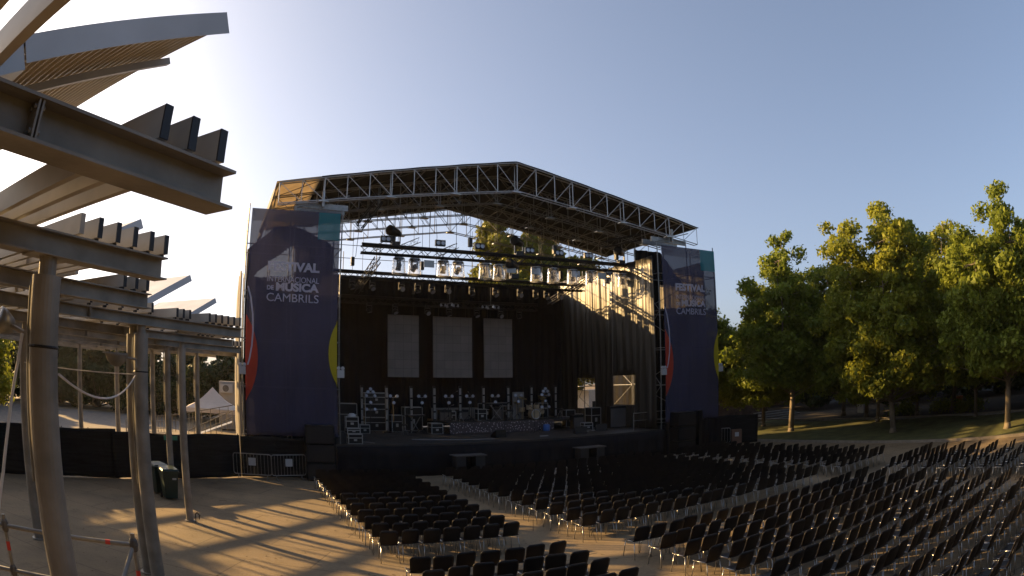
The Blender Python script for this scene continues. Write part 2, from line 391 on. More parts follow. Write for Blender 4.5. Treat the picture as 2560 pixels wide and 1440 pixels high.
def broad_tree(seed, H, Rw, trunk=2.2, lead=6, n=14000, m='leaf_a', size=.125, low=.2):
    rs = random.Random(seed); wood = MB(); clumps = []
    base = Vector((0, 0, -.1)); top = Vector((rs.uniform(-.2, .2), rs.uniform(-.2, .2), trunk))
    wood.tube(base, (0, 0, .35), .30, 10, .20); wood.tube((0, 0, .35), top, .20, 10, .16)
    for i in range(lead):
        a = 2 * math.pi * (i + rs.uniform(-.3, .3)) / lead
        hh = H * (rs.uniform(.68, .93) if i else 1.0); rr = Rw * (rs.uniform(.3, .7) if i else .08)
        tip = Vector((rr * math.cos(a), rr * math.sin(a), hh)); prev = top
        K = 7
        for k in range(1, K + 1):
            f = k / K
            out = math.sin(min(1, f * 1.25) * 1.57)
            p = Vector((top.x + (tip.x - top.x) * out + rs.uniform(-.15, .15), top.y + (tip.y - top.y) * out + rs.uniform(-.15, .15), top.z + (tip.z - top.z) * f))
            wood.tube(prev, p, .10 * (1 - f * .85) + .012, 5, .10 * (1 - min(1, f + 1 / K) * .85) + .010, caps=False)
            wid = Rw * (.62 - .36 * f)
            for j in range(5 if f < .9 else 4):
                b = rs.uniform(0, 6.28); l_ = wid * rs.uniform(.3, 1.0)
                q = p + Vector((l_ * math.cos(b), l_ * math.sin(b), rs.uniform(-.3, .45)))
                wood.tube(p, q, .03, 4, .01, caps=False)
                clumps.append((*q, rs.uniform(.6, 1.05) * (1.1 - .36 * f)))
            prev = p
    for i in range(int(16 * Rw)):                # low skirt
        a = rs.uniform(0, 6.28); z = rs.uniform(low * H, .55 * H); rr = Rw * rs.uniform(.45, 1.0)
        q = Vector((rr * math.cos(a), rr * math.sin(a), z))
        wood.tube((0, 0, max(trunk * .8, z - 1.2)), q, .035, 4, .01, caps=False)
        clumps.append((*q, rs.uniform(.45, .9)))
    return wood.mesh('trunk', 'bark', True), leaves('crown', clumps, n, size, m, seed)

def pine_tree(seed, H, Rw, n=14000):
    rs = random.Random(seed); wood = MB(); cl = []
    wood.tube((0, 0, -.1), (0, 0, H * .9), .3, 9, .08)
    for i in range(80):
        z = H * rs.uniform(.22, .98); f = (z / H); rr = Rw * (1.05 - f) ** .55 * rs.uniform(.5, 1) + .2; a = rs.uniform(0, 6.28)
        q = Vector((rr * math.cos(a), rr * math.sin(a), z + .3)); wood.tube((0, 0, z - .6), q, .05, 4, .01, caps=False)
        cl.append((*q, rs.uniform(.7, 1.3)))
    return wood.mesh('trunk', 'bark', True), leaves('crown', cl, n, .20, 'leaf_pine', seed)

def bush(seed, Rw, H, n, m, size=.16):
    rs = random.Random(seed); cl = []; wood = MB()
    for i in range(int(14 * Rw)):
        a = rs.uniform(0, 6.28); rr = Rw * rs.uniform(0, 1) ** .6; z = rs.uniform(.15, 1) * H * (1.05 - .5 * (rr / Rw) ** 2)
        cl.append((rr * math.cos(a), rr * math.sin(a), z, rs.uniform(.5, 1.0))); wood.tube((0, 0, 0), cl[-1][:3], .04, 4, .01, caps=False)
    return wood.mesh('trunk', 'bark'), leaves('crown', cl, n, size, m, seed)

def plant(kindmesh, name, label, cat, x, y, z=0, rz=0, sc=1, group=None):
    t = thing(name, label, cat, (x, y, z), rz, group); t.scale = (sc, sc, sc)
    for me, nm in zip(kindmesh, ('trunk', 'crown')):
        o = bpy.data.objects.new(nm, me); C.objects.link(o); o.parent = t
    return t
TA = broad_tree(1, 12.7, 4.2, lead=8, n=90000, low=.27, trunk=2.8); TB = broad_tree(2, 12.9, 4.5, lead=9, n=95000, m='leaf_b'); TC = broad_tree(3, 11.0, 4.2, lead=8, n=64000)
GR = 'park trees right of the stage'
plant(TC, 'broadleaf_tree', 'green tree filling the gap behind the first and second lawn trees', 'tree', 37.0, 22.6, .3, 2.2, .72, GR)
plant(TA, 'broadleaf_tree', 'green tree filling the gap before the tallest tree at right', 'tree', 37.5, 14.6, .3, 0.9, .70, GR)
plant(TC, 'broadleaf_tree', 'low dark tree between the right banner and the first lawn tree', 'tree', 34.5, 31.5, .3, 3.9, .78, GR)
plant(TA, 'broadleaf_tree', 'round topped green tree at the lawn edge nearest the stage', 'tree', 32.4, 27.0, .15, 2.0, 1.0, GR)
plant(TB, 'broadleaf_tree', 'tall yellow green tree in the middle of the lawn row', 'tree', 31.9, 18.3, .2, .5, .98, GR)
plant(TA, 'broadleaf_tree', 'tallest tree on the lawn, its pale trunk near the right frame edge', 'tree', 31.9, 10.2, .2, 4.4, .95, GR)
plant(TC, 'broadleaf_tree', 'dark small leafed tree growing directly beside the right banner tower', 'tree', 31.5, 35.5, .2, 1.0, .92, GR)
plant(TC, 'broadleaf_tree', 'dark tree behind the gap between the first two lawn trees', 'tree', 41, 28.5, .5, 3.0, .86, GR)
plant(TB, 'broadleaf_tree', 'bushy tree behind the low wall, between the two tallest lawn trees', 'tree', 41.5, 18.2, .5, 3.9, .98, GR)
plant(TC, 'broadleaf_tree', 'dark tree behind the low wall at the right frame edge', 'tree', 42, 9.8, .5, 5.4, 1.02, GR)
plant(TC, 'broadleaf_tree', 'slim tree rising above the stone wall', 'tree', 43, 39.5, .5, 0.3, .9, GR)
plant(TA, 'broadleaf_tree', 'half hidden tree at far right of the frame', 'tree', 36.5, 4.5, .2, 2.4, .95, GR)
SM = broad_tree(11, 6.0, 2.2, trunk=1.9, lead=4, n=9000, m='leaf_b', size=.14, low=.33)
plant(SM, 'young_tree', 'young bright yellow green tree low behind the lawn', 'tree', 39.5, 25.2, .4, 1, .9, 'young trees behind the low wall')
plant(SM, 'young_tree', 'second smaller young tree just right of the bright one', 'tree', 40.4, 21.0, .4, 3, .72, 'young trees behind the low wall')
BD = bush(21, 5.2, 8.0, 26000, 'leaf_dark', .22)
BD2 = bush(22, 4.6, 6.0, 24000, 'leaf_dark', .22)
spots = [(50, 50), (51, 45), (51, 39), (52, 33.5), (52, 28), (52.5, 23), (53, 17.5), (53, 12), (52.5, 6.5), (52, 1), (51, -5), (44, 55)]
for i, (x, y) in enumerate(spots):
    plant(BD, 'dark_tree', 'dense dark tree closing off the park, %s counted away from the stage' % ORD[i], 'tree', x, y, .6, i * 1.3, .95 + .1 * (i % 3), 'dark trees closing the park')
spots = [(-33, 52, 1.3), (-27.5, 54, 1.25), (-25, 66, 1.35), (-20.5, 67, 1.35), (-15.5, 67, 1.35), (-9.5, 66, 1.25), (-3.5, 61, 1.1), (1, 62, 1.1), (5.5, 64, 1.1), (10, 66, 1.1), (-38, 47, 1.3), (-29.5, 62, 1.4), (-13, 72, 1.4)]
for i, (x, y, sc) in enumerate(sorted(spots)):
    plant(BD2, 'dark_tree', 'dark bushy tree beyond the black fence, %s from the left' % ORD[i], 'tree', x, y, 0, i * 1.7, sc, 'dark trees beyond the fence')
plant(SM, 'young_tree', 'sunlit yellow green tree at the left frame edge under the pergola', 'tree', -16.0, 33.5, 0, 2, 1.0)
PN = pine_tree(31, 18.0, 6.6, 60000)
plant(PN, 'pine_tree', 'yellow green pine showing through the open rear of the stage roof', 'tree', 25.5, 55, 0, .4, 1.05)
plant(PN, 'pine_tree', 'third pine, foliage seen between the hanging stage lights', 'tree', 29.3, 56.5, 0, 2.9, 1.02)
plant(pine_tree(32, 15.0, 6.0, 34000), 'pine_tree', 'second pine further right behind the stage roof', 'tree', 31.5, 52, 0, 1.4, 1.0)
for i, (x, y) in enumerate([(-26, -14), (-15, -17), (-5, -19), (5, -18), (15, -19), (25, -17), (35, -15), (44, -10), (-30, -4), (-31, 6)]):  # unseen trees, added to cut the skylight from behind the camera
    plant(BD, 'dark_tree', 'unseen dark tree added behind the camera to block skylight, %s in its row' % ORD[i], 'tree', x, y, 0, i * 1.9, 1.75, 'unseen trees added to block skylight')
plant(TC, 'broadleaf_tree', 'unseen tree added to shade the paving under the pergola, nearest one', 'tree', -26.2, 38.0, 0, 1.2, 1.3, 'unseen trees added for shade')  # these three are out of view, added so their shade falls on the paving
plant(TC, 'broadleaf_tree', 'unseen tree added to shade the paving under the pergola, middle one', 'tree', -33.0, 43.0, 0, 3.2, 1.35, 'unseen trees added for shade')
plant(TC, 'broadleaf_tree', 'unseen tree added to shade the paving under the pergola, farthest one', 'tree', -34.0, 33.0, 0, 4.2, 1.25, 'unseen trees added for shade')
HG = bush(41, 1.6, 1.1, 2200, 'leaf_b', .1)
for i, (x, y) in enumerate([(41.0, 22.6), (42.2, 19.2), (41.4, 16.6)]):
    plant(HG, 'low_shrub', 'low leafy shrub behind the pale coping, %s from the stage side' % ORD[i], 'shrub', x, y, .45, i, .7, 'low shrubs behind the wall')

# ------------------------------------------------------------------ pergola (u along beams, v along slats)
B_ = Vector((math.sin(R(45)), math.cos(R(45)), 0)); S_ = Vector((-math.cos(R(45)), math.sin(R(45)), 0))
def UV(u, v, z): return B_ * u + S_ * v + Vector((0, 0, z))
pg = thing('pergola', 'large grey steel pergola with tilted roof panels over the left side', 'pergola', (0, 0, 0))
beams = [(2.48, 2.33), (4.90, 3.83), (7.41, 5.55), (10.26, 10.63), (13.9, 14.0), (17.2, 17.8), (20.6, 21.5), (23.6, 22.5), (26.6, 21.0), (29.6, 19.0)]
for v, u1 in beams:
    bm = MB(); u0 = -16
    up = Vector((0, 0, 1))
    for z, th in ((5.078, .016), (5.272, .016)): bm.bar(UV(u0, v, z), UV(u1, v, z), .22, th)
    bm.bar(UV(u0, v, 5.175), UV(u1 - .002, v, 5.175), .014, .178)
    for uj in ([.98] if v < 3 else [u1 - 1.4 - k * 3.1 for k in range(1, 5)]):
        bm.bar(UV(uj - .018, v, 5.175), UV(uj - .006, v, 5.175), .2, .176); bm.bar(UV(uj + .006, v, 5.175), UV(uj + .018, v, 5.175), .2, .176)
    bm.build('beam', 'steel', pg)
for px, py, r in [(-1.735, 5.1, .146), (-1.88, 12.35, .155), (-2.13, 12.75, .14), (-1.45, 18.0, .115), (-5.4, 14.2, .135), (-2.3, 21.8, .115),
                  (-1.5, 27.3, .115), (-3.55, 27.0, .115), (-5.4, 27.6, .115), (-7.0, 26.3, .11), (-9.8, 17.5, .13)]:
    po = MB(); po.tube((px, py, .0), (px, py, 4.9), r, 24); po.tube((px, py, 4.9), (px, py, 5.068), r * .62, 16)
    po.tube((px, py, 0), (px, py, .03), r * 1.5, 20)
    po.bar((px - .17, py - .17, 5.06), (px + .17, py + .17, 5.06), .3, .012)
    po.build('post', 'steel', pg, smooth=False)
for px, py, r in [(-1.735, 5.1, .146), (-1.88, 12.35, .155), (-1.45, 18.0, .115), (-2.3, 21.8, .115), (-1.5, 27.3, .115)]:
    # conduit clipped to the far side of the post
    cx, cy = px - r - .03, py + .03
    MB().path([(cx + .06, cy, 4.93), (cx + .015, cy, 4.9), (cx, cy, 4.82), (cx, cy, 2.0 if r > .15 else 3.2)], .018, 6).build('conduit', 'galv', pg)
for v, u1 in beams[:2]:
    uj = .98 if v < 3 else u1 - 4.5
    for du, z, dv in [(a, b, c) for a in (-.0185, .0185) for b in (-.055, .055) for c in (-.08, -.035)]:
        p = UV(uj + du, v, 5.175 + z) + S_ * dv
        MB().tube(p, p + B_ * (.014 if du > 0 else -.014), .012, 6).build('bolt', 'galv', pg)
slats = []
def group(v0, v1, us):
    for u in us: slats.append((u, v0, v1))
group(.6, 8.6, [.66, .45, .24, .03, -.18])
group(2.43, 10.4, [1.80, 2.01, 2.24])
group(4.85, 10.45, [2.74, 2.96, 3.19, 3.41, 3.63, 3.83])
group(7.36, 14.1, [5.05, 5.28, 5.50])
group(10.1, 16.5, [8.43, 8.62, 8.81] + [9.42 + .2 * i for i in range(6)])
group(13.6, 20.7, [12.3, 12.5, 12.7, 12.9, 13.4, 13.6, 13.8])
group(17.0, 23.7, [16.2, 16.4, 16.6, 17.2, 17.4, 17.6])
group(20.4, 26, [19.6, 19.8, 20.0, 20.8, 21.0, 21.2])
group(7.1, 16.2, [4.0 - .42 * i for i in range(9)])
group(9.95, 17.3, [7.6 - .4 * i for i in range(11)])
group(13.6, 23.7, [11.4 - .55 * i for i in range(13)])
group(20.3, 29.8, [19.2 - 1.15 * i for i in range(10)])
group(17.0, 25.7, [15.2 - .75 * i for i in range(12)])
for u, v0, v1 in slats:
    s_ = MB().bar(UV(u, v0, 5.41), UV(u, v1, 5.41), .055, .18).build('slat', 'slat', pg)
    if len(slats) and v0 < 18 and u > v0 * .6:
        MB().bar(UV(u, v0 - .012, 5.41), UV(u, v0 - .001, 5.41), .057, .182).build('end_cap', 'slat_end', s_)
        MB().bar(UV(u, v0 + .05, 5.30), UV(u, v0 + .13, 5.30), .05, .036).build('cleat', 'slat_end', s_)
TAU = R(27.5)
def roof_panel(ut, v0, v1, zt=6.3, L=1.62):
    """tilted louvre: high edge at u=ut, falls towards -u"""
    dd = Vector((B_.x * -math.cos(TAU), B_.y * -math.cos(TAU), -math.sin(TAU))); nn = Vector((-B_.x * math.sin(TAU), -B_.y * math.sin(TAU), math.cos(TAU)))
    P0 = UV(ut, v0, zt); sd_ = S_ * (v1 - v0)
    P0 = P0 + nn * .125
    pn = MB(); n_ = 24
    a = P0 + nn * .0; pn.quad(a, a + sd_, a + dd * L + sd_, a + dd * L)
    top = pn.build('roof_sheet', 'panel_steel', pg); thick(top, .012, 1)
    rb = MB()                                  # ribbed underside
    pts = []
    for i in range(n_ * 4 + 1):
        f = i / (n_ * 4); h = (.0, .055, .055, .0)[i % 4]
        pts.append(P0 + dd * (L * f) - nn * (.075 - h))
    vs = []
    for p in pts: vs += [p, p + sd_]
    rb.add(vs, [(2 * i, 2 * i + 2, 2 * i + 3, 2 * i + 1) for i in range(len(pts) - 1)])
    rb.build('ribbed_soffit', 'soffit', top)
    for q in (P0, P0 + sd_):
        fa = MB()
        o = S_ * (-.006 if q == P0 else .006)
        A = q + o + nn * .02; Bq = q + o + dd * L + nn * .02
        fa.add([A, Bq, Bq - nn * .15, A - nn * .15, A + S_ * .004, Bq + S_ * .004, Bq - nn * .15 + S_ * .004, A - nn * .15 + S_ * .004], [(0, 1, 2, 3), (7, 6, 5, 4), (0, 4, 5, 1), (3, 2, 6, 7), (0, 3, 7, 4), (1, 5, 6, 2)])
        fa.build('fascia', 'panel_steel', top)
    gt = MB(); e0 = P0 + dd * (L + .01); gt.bar(e0 + dd * .13 - nn * .07, e0 + dd * .13 - nn * .07 + sd_, .26, .18, nn)
    gt.build('gutter', 'panel_steel', top)
    sp = MB(); mid = P0 + dd * (L * .55) - nn * .12
    m0 = UV(ut - .15, v0 + .55, 0); 
    a = P0 + S_ * .66 - dd * .02 - nn * .12; b_ = P0 + S_ * .66 + dd * (L - .05) - nn * .12
    sp.bar(a, b_, .05, .05, nn)
    a = P0 + S_ * (v1 - v0 - .6) + dd * .1 - nn * .14; b2 = P0 + S_ * (v1 - v0 - .6) + dd * (L - .05) - nn * .14
    sp.bar(a, b2, .05, .05, nn)
    for q in (b_, b2):
        sp.bar(q, Vector((q.x, q.y, 5.29)), .05, .05, (1, 0, 0))
    sp.build('panel_bracket', 'slat', top)
roof_panel(2.38, 2.72, 5.6)
roof_panel(5.63, 7.8, 10.6)
roof_panel(9.74, 11.16, 13.9)
roof_panel(13.1, 13.75, 16.6)
roof_panel(16.6, 17.4, 20.2)
roof_panel(-.6, 2.72, 5.6)
roof_panel(6.6, 11.16, 13.9)
roof_panel(1.9, 7.8, 10.6)
# floodlight bolted to the second post
t = thing('floodlight', 'grey floodlight on an arm fixed to the second thick post', 'floodlight', (-1.86, 12.2, 4.32), R(12)); t.scale = (.85, .85, .85)
MB().tube((-.12, 0, .1), (-.42, 0, .12), .03, 8).tube((-.12, 0, .1), (-.12, 0, -.08), .03, 8).build('arm', 'steel', t)
hd = MB(); hd.lathe((-.62, 0, .16), [(0, -.26), (.12, -.24), (.24, -.12), (.29, 0), (.3, .03), (0, .03)], 16); hd.build('lamp_head', 'steel', t, smooth=True)
MB().bar((-.98, 0, .2), (-.34, 0, .2), .34, .03).build('lid', 'galv', t)
t = thing('floodlight', 'grey floodlight turned sideways on the nearest thick post', 'floodlight', (-1.98, 5.15, 4.43), R(-20))
MB().tube((.02, 0, 0), (-.16, 0, .05), .022, 8).build('arm', 'steel', t)
MB().lathe((-.26, -.02, .08), [(0, -.12), (.07, -.1), (.11, 0), (.115, .07), (0, .075)], 16, (-.4, -.9, .3)).build('lamp_head', 'galv', t, smooth=True)
# cables
def sag(a, b, dz, n=14):
    a = Vector(a); b = Vector(b); return [a.lerp(b, i / n) - Vector((0, 0, dz * 4 * (i / n) * (1 - i / n))) for i in range(n + 1)]
MB().path(sag((-1.6, 5.2, 4.12), (-1.98, 12.2, 4.1), .3), .013, 5).build('cable', 'rope', label='white cable sagging between the two thick pergola posts', cat='cable')
MB().path(sag((-5.4, 14.1, 4.15), (-2.03, 12.3, 4.12), .03), .011, 5).build('cable', 'rope', label='thin pale line pulled tight behind the thick posts', cat='cable')
MB().path([Vector((-1.93, 5.0, 4.42)), Vector((-1.96, 4.97, 4.2)), Vector((-2.02, 4.93, 3.9)), Vector((-2.06, 4.85, 3.6)), Vector((-2.12, 4.8, 3.3)), Vector((-2.2, 4.74, 3.0)), Vector((-2.28, 4.7, 2.7))], .016, 6).build('cable', 'rope', label='white cable hanging down left of the nearest thick post', cat='cable')
for px, py, r, z, nm in ((-1.735, 5.1, .149, 4.33, 'nearest'), (-1.88, 12.35, .158, 4.18, 'second')):
    MB().lathe((px, py, z), [(r, -.012), (r + .006, 0), (r, .012)], 20).build('cable_tie', 'black_plastic', label='black strap tied round the %s thick pergola post' % nm, cat='strap')

# scaffold guard rail, lower left
t = thing('scaffold_railing', 'galvanised scaffold guard rail with red bands in the lower left corner', 'railing', (0, 0, 0))
za = 2.5
pA = Vector((-2.74, 6.02, 0)); pB = Vector((-1.14, 6.04, 0)); dirr = (pB - pA)
pL = pA - dirr * .9
for p in (pA, pB, pL):
    MB().tube((p.x, p.y, 0), (p.x, p.y, za + .12), .024, 10).build('upright', 'galv', t)
for z in (za, za - .5):
    MB().tube((pL.x, pL.y, z), (pB.x, pB.y, z), .024, 10).build('rail', 'galv', t)
MB().tube((pB.x, pB.y, za), (pB.x - .42, pB.y - .75, za - .95), .024, 10).build('brace', 'galv', t)
for p in (pA, pB):
    for z in (za, za - .5):
        MB().lathe((p.x, p.y, z), [(.03, -.07), (.042, -.05), (.05, 0), (.042, .05), (.03, .07)], 10).build('coupler', 'galv_dark', t)
MB().tube((pA.x, pA.y, za - .27), (pA.x, pA.y, za - .17), .0255, 10).build('red_band', 'red_tape', t)
MB().tube((pB.x, pB.y, za - .37), (pB.x, pB.y, za - .27), .0255, 10).build('red_band', 'red_tape', t)
q = pA.lerp(pB, .80); q2 = pA.lerp(pB, .835)
MB().tube((q.x, q.y, za), (q2.x, q2.y, za), .0255, 10).build('red_band', 'red_tape', t)

# ------------------------------------------------------------------ fences
def black_fence(a, b, z, label, n=7, top_var=.03):
    t = thing('netting_fence', label, 'fence')
    a = Vector(a); b = Vector(b); nrm = (b - a).cross(Vector((0, 0, 1))).normalized()
    rs = random.Random(len(label))
    ph = rs.uniform(0, 6)
    def fn(u, v):
        p = a.lerp(b, u); L = (b - a).length
        w_ = .05 * math.sin(u * L * 2.1 + ph) * (1 - v * .6) + .03 * math.sin(u * L * 5.3 + v * 4)
        zz = v * (z + top_var * math.sin(u * L * 1.7)) + (0 if v else .02 + .02 * math.sin(u * L * 1.3))
        return tuple(p + nrm * w_ + Vector((0, 0, zz)))
    thick(MB().sheet(fn, int((b - a).length * 5), 12).build('netting', 'fence_cloth', t, smooth=True), .008)
    for i in range(n + 1):
        p = a.lerp(b, i / n) - nrm * .16
        MB().tube((p.x, p.y, 0), (p.x, p.y, z + .02), .022, 8).build('post', 'galv_dark', t)
    return t
black_fence((-12.5, 20.35, 0), (-4.9, 24.35, 0), 1.88, 'black netting fence under the pergola, left part')
black_fence((-5.05, 24.15, 0), (.35, 26.75, 0), 1.80, 'black netting fence right of the thick posts, behind the bins')
black_fence((.4, 26.9, 0), (4.6, 27.05, 0), 1.72, 'black netting below the left banner, behind the crowd barriers', 3)
black_fence((25.9, 28.3, 0), (28.9, 26.9, 0), 1.75, 'black covered fence between the right banner and the lawn', 3)
MB().bar((-2.86, 24.93, 1.66), (-2.3, 25.2, 1.66), .01, .17).build('exit_sign', 'sign_green', label='small green sign on top of the black fence', cat='sign')

def barrier(name_label, x, y, rz, L=1.6, sign=True):
    t = thing('crowd_barrier', name_label, 'barrier', (x, y, 0), rz, 'crowd barriers')
    f = MB(); r = .02
    zt, z0 = 1.06, .2
    f.path([(-L / 2 + .08, 0, zt), (L / 2 - .08, 0, zt), (L / 2 - .02, 0, zt - .03), (L / 2, 0, zt - .1), (L / 2, 0, z0 + .08), (L / 2 - .06, 0, z0), (-L / 2 + .06, 0, z0), (-L / 2, 0, z0 + .08), (-L / 2, 0, zt - .1), (-L / 2 + .02, 0, zt - .03), (-L / 2 + .08, 0, zt)], r, 8)
    f.build('frame', 'galv', t)
    bb = MB()
    for i in range(1, 11): bb.tube((-L / 2 + L * i / 11, 0, z0), (-L / 2 + L * i / 11, 0, zt), .009, 6)
    bb.build('bars', 'galv', t)
    for sx in (-1, 1):
        MB().path([(sx * (L / 2 - .2), 0, z0), (sx * (L / 2 - .2), .02, .1), (sx * (L / 2 - .2), .25, .015)], .016, 6).path([(sx * (L / 2 - .2), 0, z0), (sx * (L / 2 - .2), -.02, .1), (sx * (L / 2 - .2), -.25, .015)], .016, 6).build('foot', 'galv', t)
    if sign: MB().box(-.16, .16, -.035, -.025, .58, .9).build('sign_plate', 'white_plastic', t)
barrier('grey crowd barrier with a plate, left one below the left banner', .85, 26.35, R(-10), 1.66)
barrier('grey crowd barrier with a plate, right one below the left banner', 2.42, 26.35, R(14), 1.55)
barrier('grey crowd barrier leaning in front of the right tower base', 26.0, 27.75, R(-38), 1.9)
bxs = MB().box(-.3, .3, -.2, .2, .12, .95)
o = bxs.build('cabinet', 'rust', label='small rust brown cabinet with a white notice beside the right barrier', cat='cabinet'); o.location = (27.0, 26.9, 0); o.rotation_euler = (0, 0, R(-35))
MB().box(-.12, .12, -.212, -.202, .55, .8).build('notice', 'white_plastic', o)

M['mark'] = mat('dark inlaid slot', (.03, .025, .02), .8)
rs0 = random.Random(9); mk = MB()
for i in range(46):
    x, y = rs0.uniform(-6, 18), rs0.uniform(5, 22); L_ = rs0.uniform(.08, .22)
    mk.box(x - L_, x + L_, y - .012, y + .012, -.02, .004)
mk.build('paving_slots', 'mark', kind='structure')
MB().tube((2.55, 24.4, .02), (3.75, 23.6, .02), .016, 6).build('thin_pole', 'galv', label='thin pale pole lying on the paving before the speaker stack', cat='pole')
MB().path([(-1.27, 17.85, .0), (-1.25, 17.83, .26), (-1.2, 17.8, .31), (-1.14, 17.77, .26), (-1.14, 17.77, .12)], .014, 6).build('ground_hook', 'black_truss', label='small dark bent hook rising from the paving at the slim post', cat='hook')
lt = MB(); rs1 = random.Random(77)
for i in range(1100):
    if i % 2: x, y = 29.2 - abs(rs1.gauss(0, 2.2)), rs1.uniform(4, 30)
    else: x, y = rs1.uniform(-7, 9), rs1.uniform(4, 26)
    a = rs1.uniform(0, 6.28); q = rs1.uniform(.02, .045); c_, s_ = q * math.cos(a), q * math.sin(a)
    lt.add([(x - c_, y - s_, .006), (x + s_ * .6, y - c_ * .6, .012), (x + c_, y + s_, .008), (x - s_ * .6, y + c_ * .6, .016)], [(0, 1, 2, 3)])
M['litter'] = mat('dry fallen leaves', (.10, .065, .025), .9, 0, .4, 3)
tag(lt.build('fallen_leaves', 'litter'), 'small dry leaves scattered over the paving', 'leaves', kind='stuff')
# wheelie bins
def bin_(label, x, y, rz, lid=0):
    t = thing('wheelie_bin', label, 'bin', (x, y, 0), rz, 'wheelie bins at the fence')
    b = MB(); b.add([(-.22, -.25, .06), (.22, -.25, .06), (.22, .22, .06), (-.22, .22, .06), (-.29, -.34, .98), (.29, -.34, .98), (.29, .36, .98), (-.29, .36, .98)],
                    [(3, 2, 1, 0), (0, 1, 5, 4), (1, 2, 6, 5), (2, 3, 7, 6), (3, 0, 4, 7), (4, 5, 6, 7)])
    b.bar((-.31, -.35, .96), (.31, -.35, .96), .03, .05); b.bar((-.30, -.36, .96), (-.30, .37, .96), .03, .05); b.bar((.30, -.36, .96), (.30, .37, .96), .03, .05)
    b.build('body', 'green_bin', t)
    l = MB(); l.add([(-.31, -.37, 1.0), (.31, -.37, 1.0), (.31, .40, 1.02), (-.31, .40, 1.02), (-.28, -.32, 1.05), (.28, -.32, 1.05), (.28, .36, 1.08), (-.28, .36, 1.08)],
                    [(3, 2, 1, 0), (0, 1, 5, 4), (1, 2, 6, 5), (2, 3, 7, 6), (3, 0, 4, 7), (4, 5, 6, 7)])
    l.build('lid', 'green_bin', t)
    MB().tube((-.22, .42, .98), (.22, .42, .98), .016, 8).build('handle', 'green_bin', t)
    for sx in (-1, 1): MB().tube((sx * .24, .26, .1), (sx * .3, .26, .1), .1, 16).build('wheel', 'tyre', t)
    MB().box(.05, .2, -.352, -.346, .70, .76).build('label_plate', 'white_plastic', t)
bin_('dark green wheelie bin standing in front, beside the slim pergola post', -2.35, 21.15, R(20))
bin_('dark wheelie bin standing behind the front bin', -2.85, 22.0, R(35))

# ------------------------------------------------------------------ STAGE
XC, Y0 = 13.2, 27.2
FZ = 1.45
WL, WR = 4.83, 21.56                       # opening posts
BL0, BR1 = .57, 25.78                      # outer tower posts
YB = 37.6
stg = thing('stage_platform', 'wide dark stage platform with black skirt between the two banner towers', 'stage', (XC, Y0, 0))
MB().box(WL - 2.6 - XC, WR + 3.6 - XC, .05, YB - Y0 + .8, FZ - .1, FZ).build('deck', 'deck', stg)
def skirt(u, v): return ((WL - .2 + u * (WR + 2.4 - WL)) - XC, .0 + .035 * math.sin(u * 190) * (1 - .5 * v) - .02, v * (FZ - .08))
thick(MB().sheet(skirt, 240, 3).build('skirt', 'black_cloth', stg, smooth=True), .01)
for i in range(5):
    MB().box(-8 + i * 4 - .05, -8 + i * 4 + .05, .2, .3, 0, FZ - .1).build('leg', 'galv_dark', stg)

# roof: trusses, sheet
HE, HR = 12.55, 14.66
XL, XR = 1.85, 24.5
rf = thing('stage_roof', 'dark gabled stage roof carried by bright aluminium trusses', 'stage roof', (XC, Y0, HE))
def rp(x): return HR - (HR - HE) * abs(x - XC) / (XR - XC)
def bp(x): return rp(x) - (1.44 - .5 * abs(x - XC) / (XR - XC))
def L3(x, y, z): return Vector((x - XC, y - Y0, z - HE))
def roof_truss(y, m, dbl=.3):
    mb = MB(); K = 11
    xs = [XL + (XC - XL) * i / K for i in range(K + 1)] + [XC + (XR - XC) * i / K for i in range(1, K + 1)]
    for yy in (y, y + dbl):
        for i, (a, b) in enumerate(zip(xs[:-1], xs[1:])):
            mb.tube(L3(a, yy, rp(a)), L3(b, yy, rp(b)), .030, 6, caps=False)
            mb.tube(L3(a, yy, bp(a)), L3(b, yy, bp(b)), .026, 6, caps=False)
            if yy > y: continue
            if b <= XC + .01: mb.tube(L3(a, yy, rp(a)), L3(b, yy, bp(b)), .017, 5, caps=False)
            else: mb.tube(L3(b, yy, rp(b)), L3(a, yy, bp(a)), .017, 5, caps=False)
        for x in (xs if yy == y else xs[2::3]): mb.tube(L3(x, yy, rp(x)), L3(x, yy, bp(x)), .020, 5, caps=False)
    for x in xs[::2]:
        mb.tube(L3(x, y, bp(x)), L3(x, y + dbl, bp(x)), .02, 5, caps=False); mb.tube(L3(x, y, rp(x)), L3(x, y + dbl, rp(x)), .02, 5, caps=False)
    for x in xs[2::3]: mb.box(x - XC - .22, x - XC + .22, y - Y0 - .03, y - Y0 + dbl, bp(x) - HE - .07, bp(x) - HE - .03)
    return mb.build('truss', m, rf)
TY = [27.2, 29.5, 31.9, 34.2, 36.5]
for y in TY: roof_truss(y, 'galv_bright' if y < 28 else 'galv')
pur = MB()
for i in range(11):
    for sgn in (-1, 1):
        x = XC + sgn * (XR - XC) * i / 10
        pur.tube(L3(x, 27.2, rp(x)), L3(x, 36.8, rp(x)), .028, 6)
        for ya, yb in zip(TY[:-1], TY[1:]):
            if i % 2 == 0 and i < 10:
                x2 = XC + sgn * (XR - XC) * (i + 2) / 10
                pur.tube(L3(x, ya, rp(x)), L3(x2, yb, rp(x2)), .02, 4, caps=False)
                pur.tube(L3(x, ya + .2, bp(x)), L3(x, yb, rp(x)), .02, 4, caps=False)
pur.build('purlins', 'galv_dark', rf)
def rs_(u, v):
    x = XL + 1.9 + u * (XR + .15 - XL - 1.9); y = 27.15 + v * 9.75
    s_ = .008 * math.sin(u * 10 * 6.283)
    return tuple(L3(x, y, rp(x) + .055 + s_))
thick(MB().sheet(rs_, 120, 20).build('roof_cover', 'roof_out', rf, smooth=True), .02, 1)
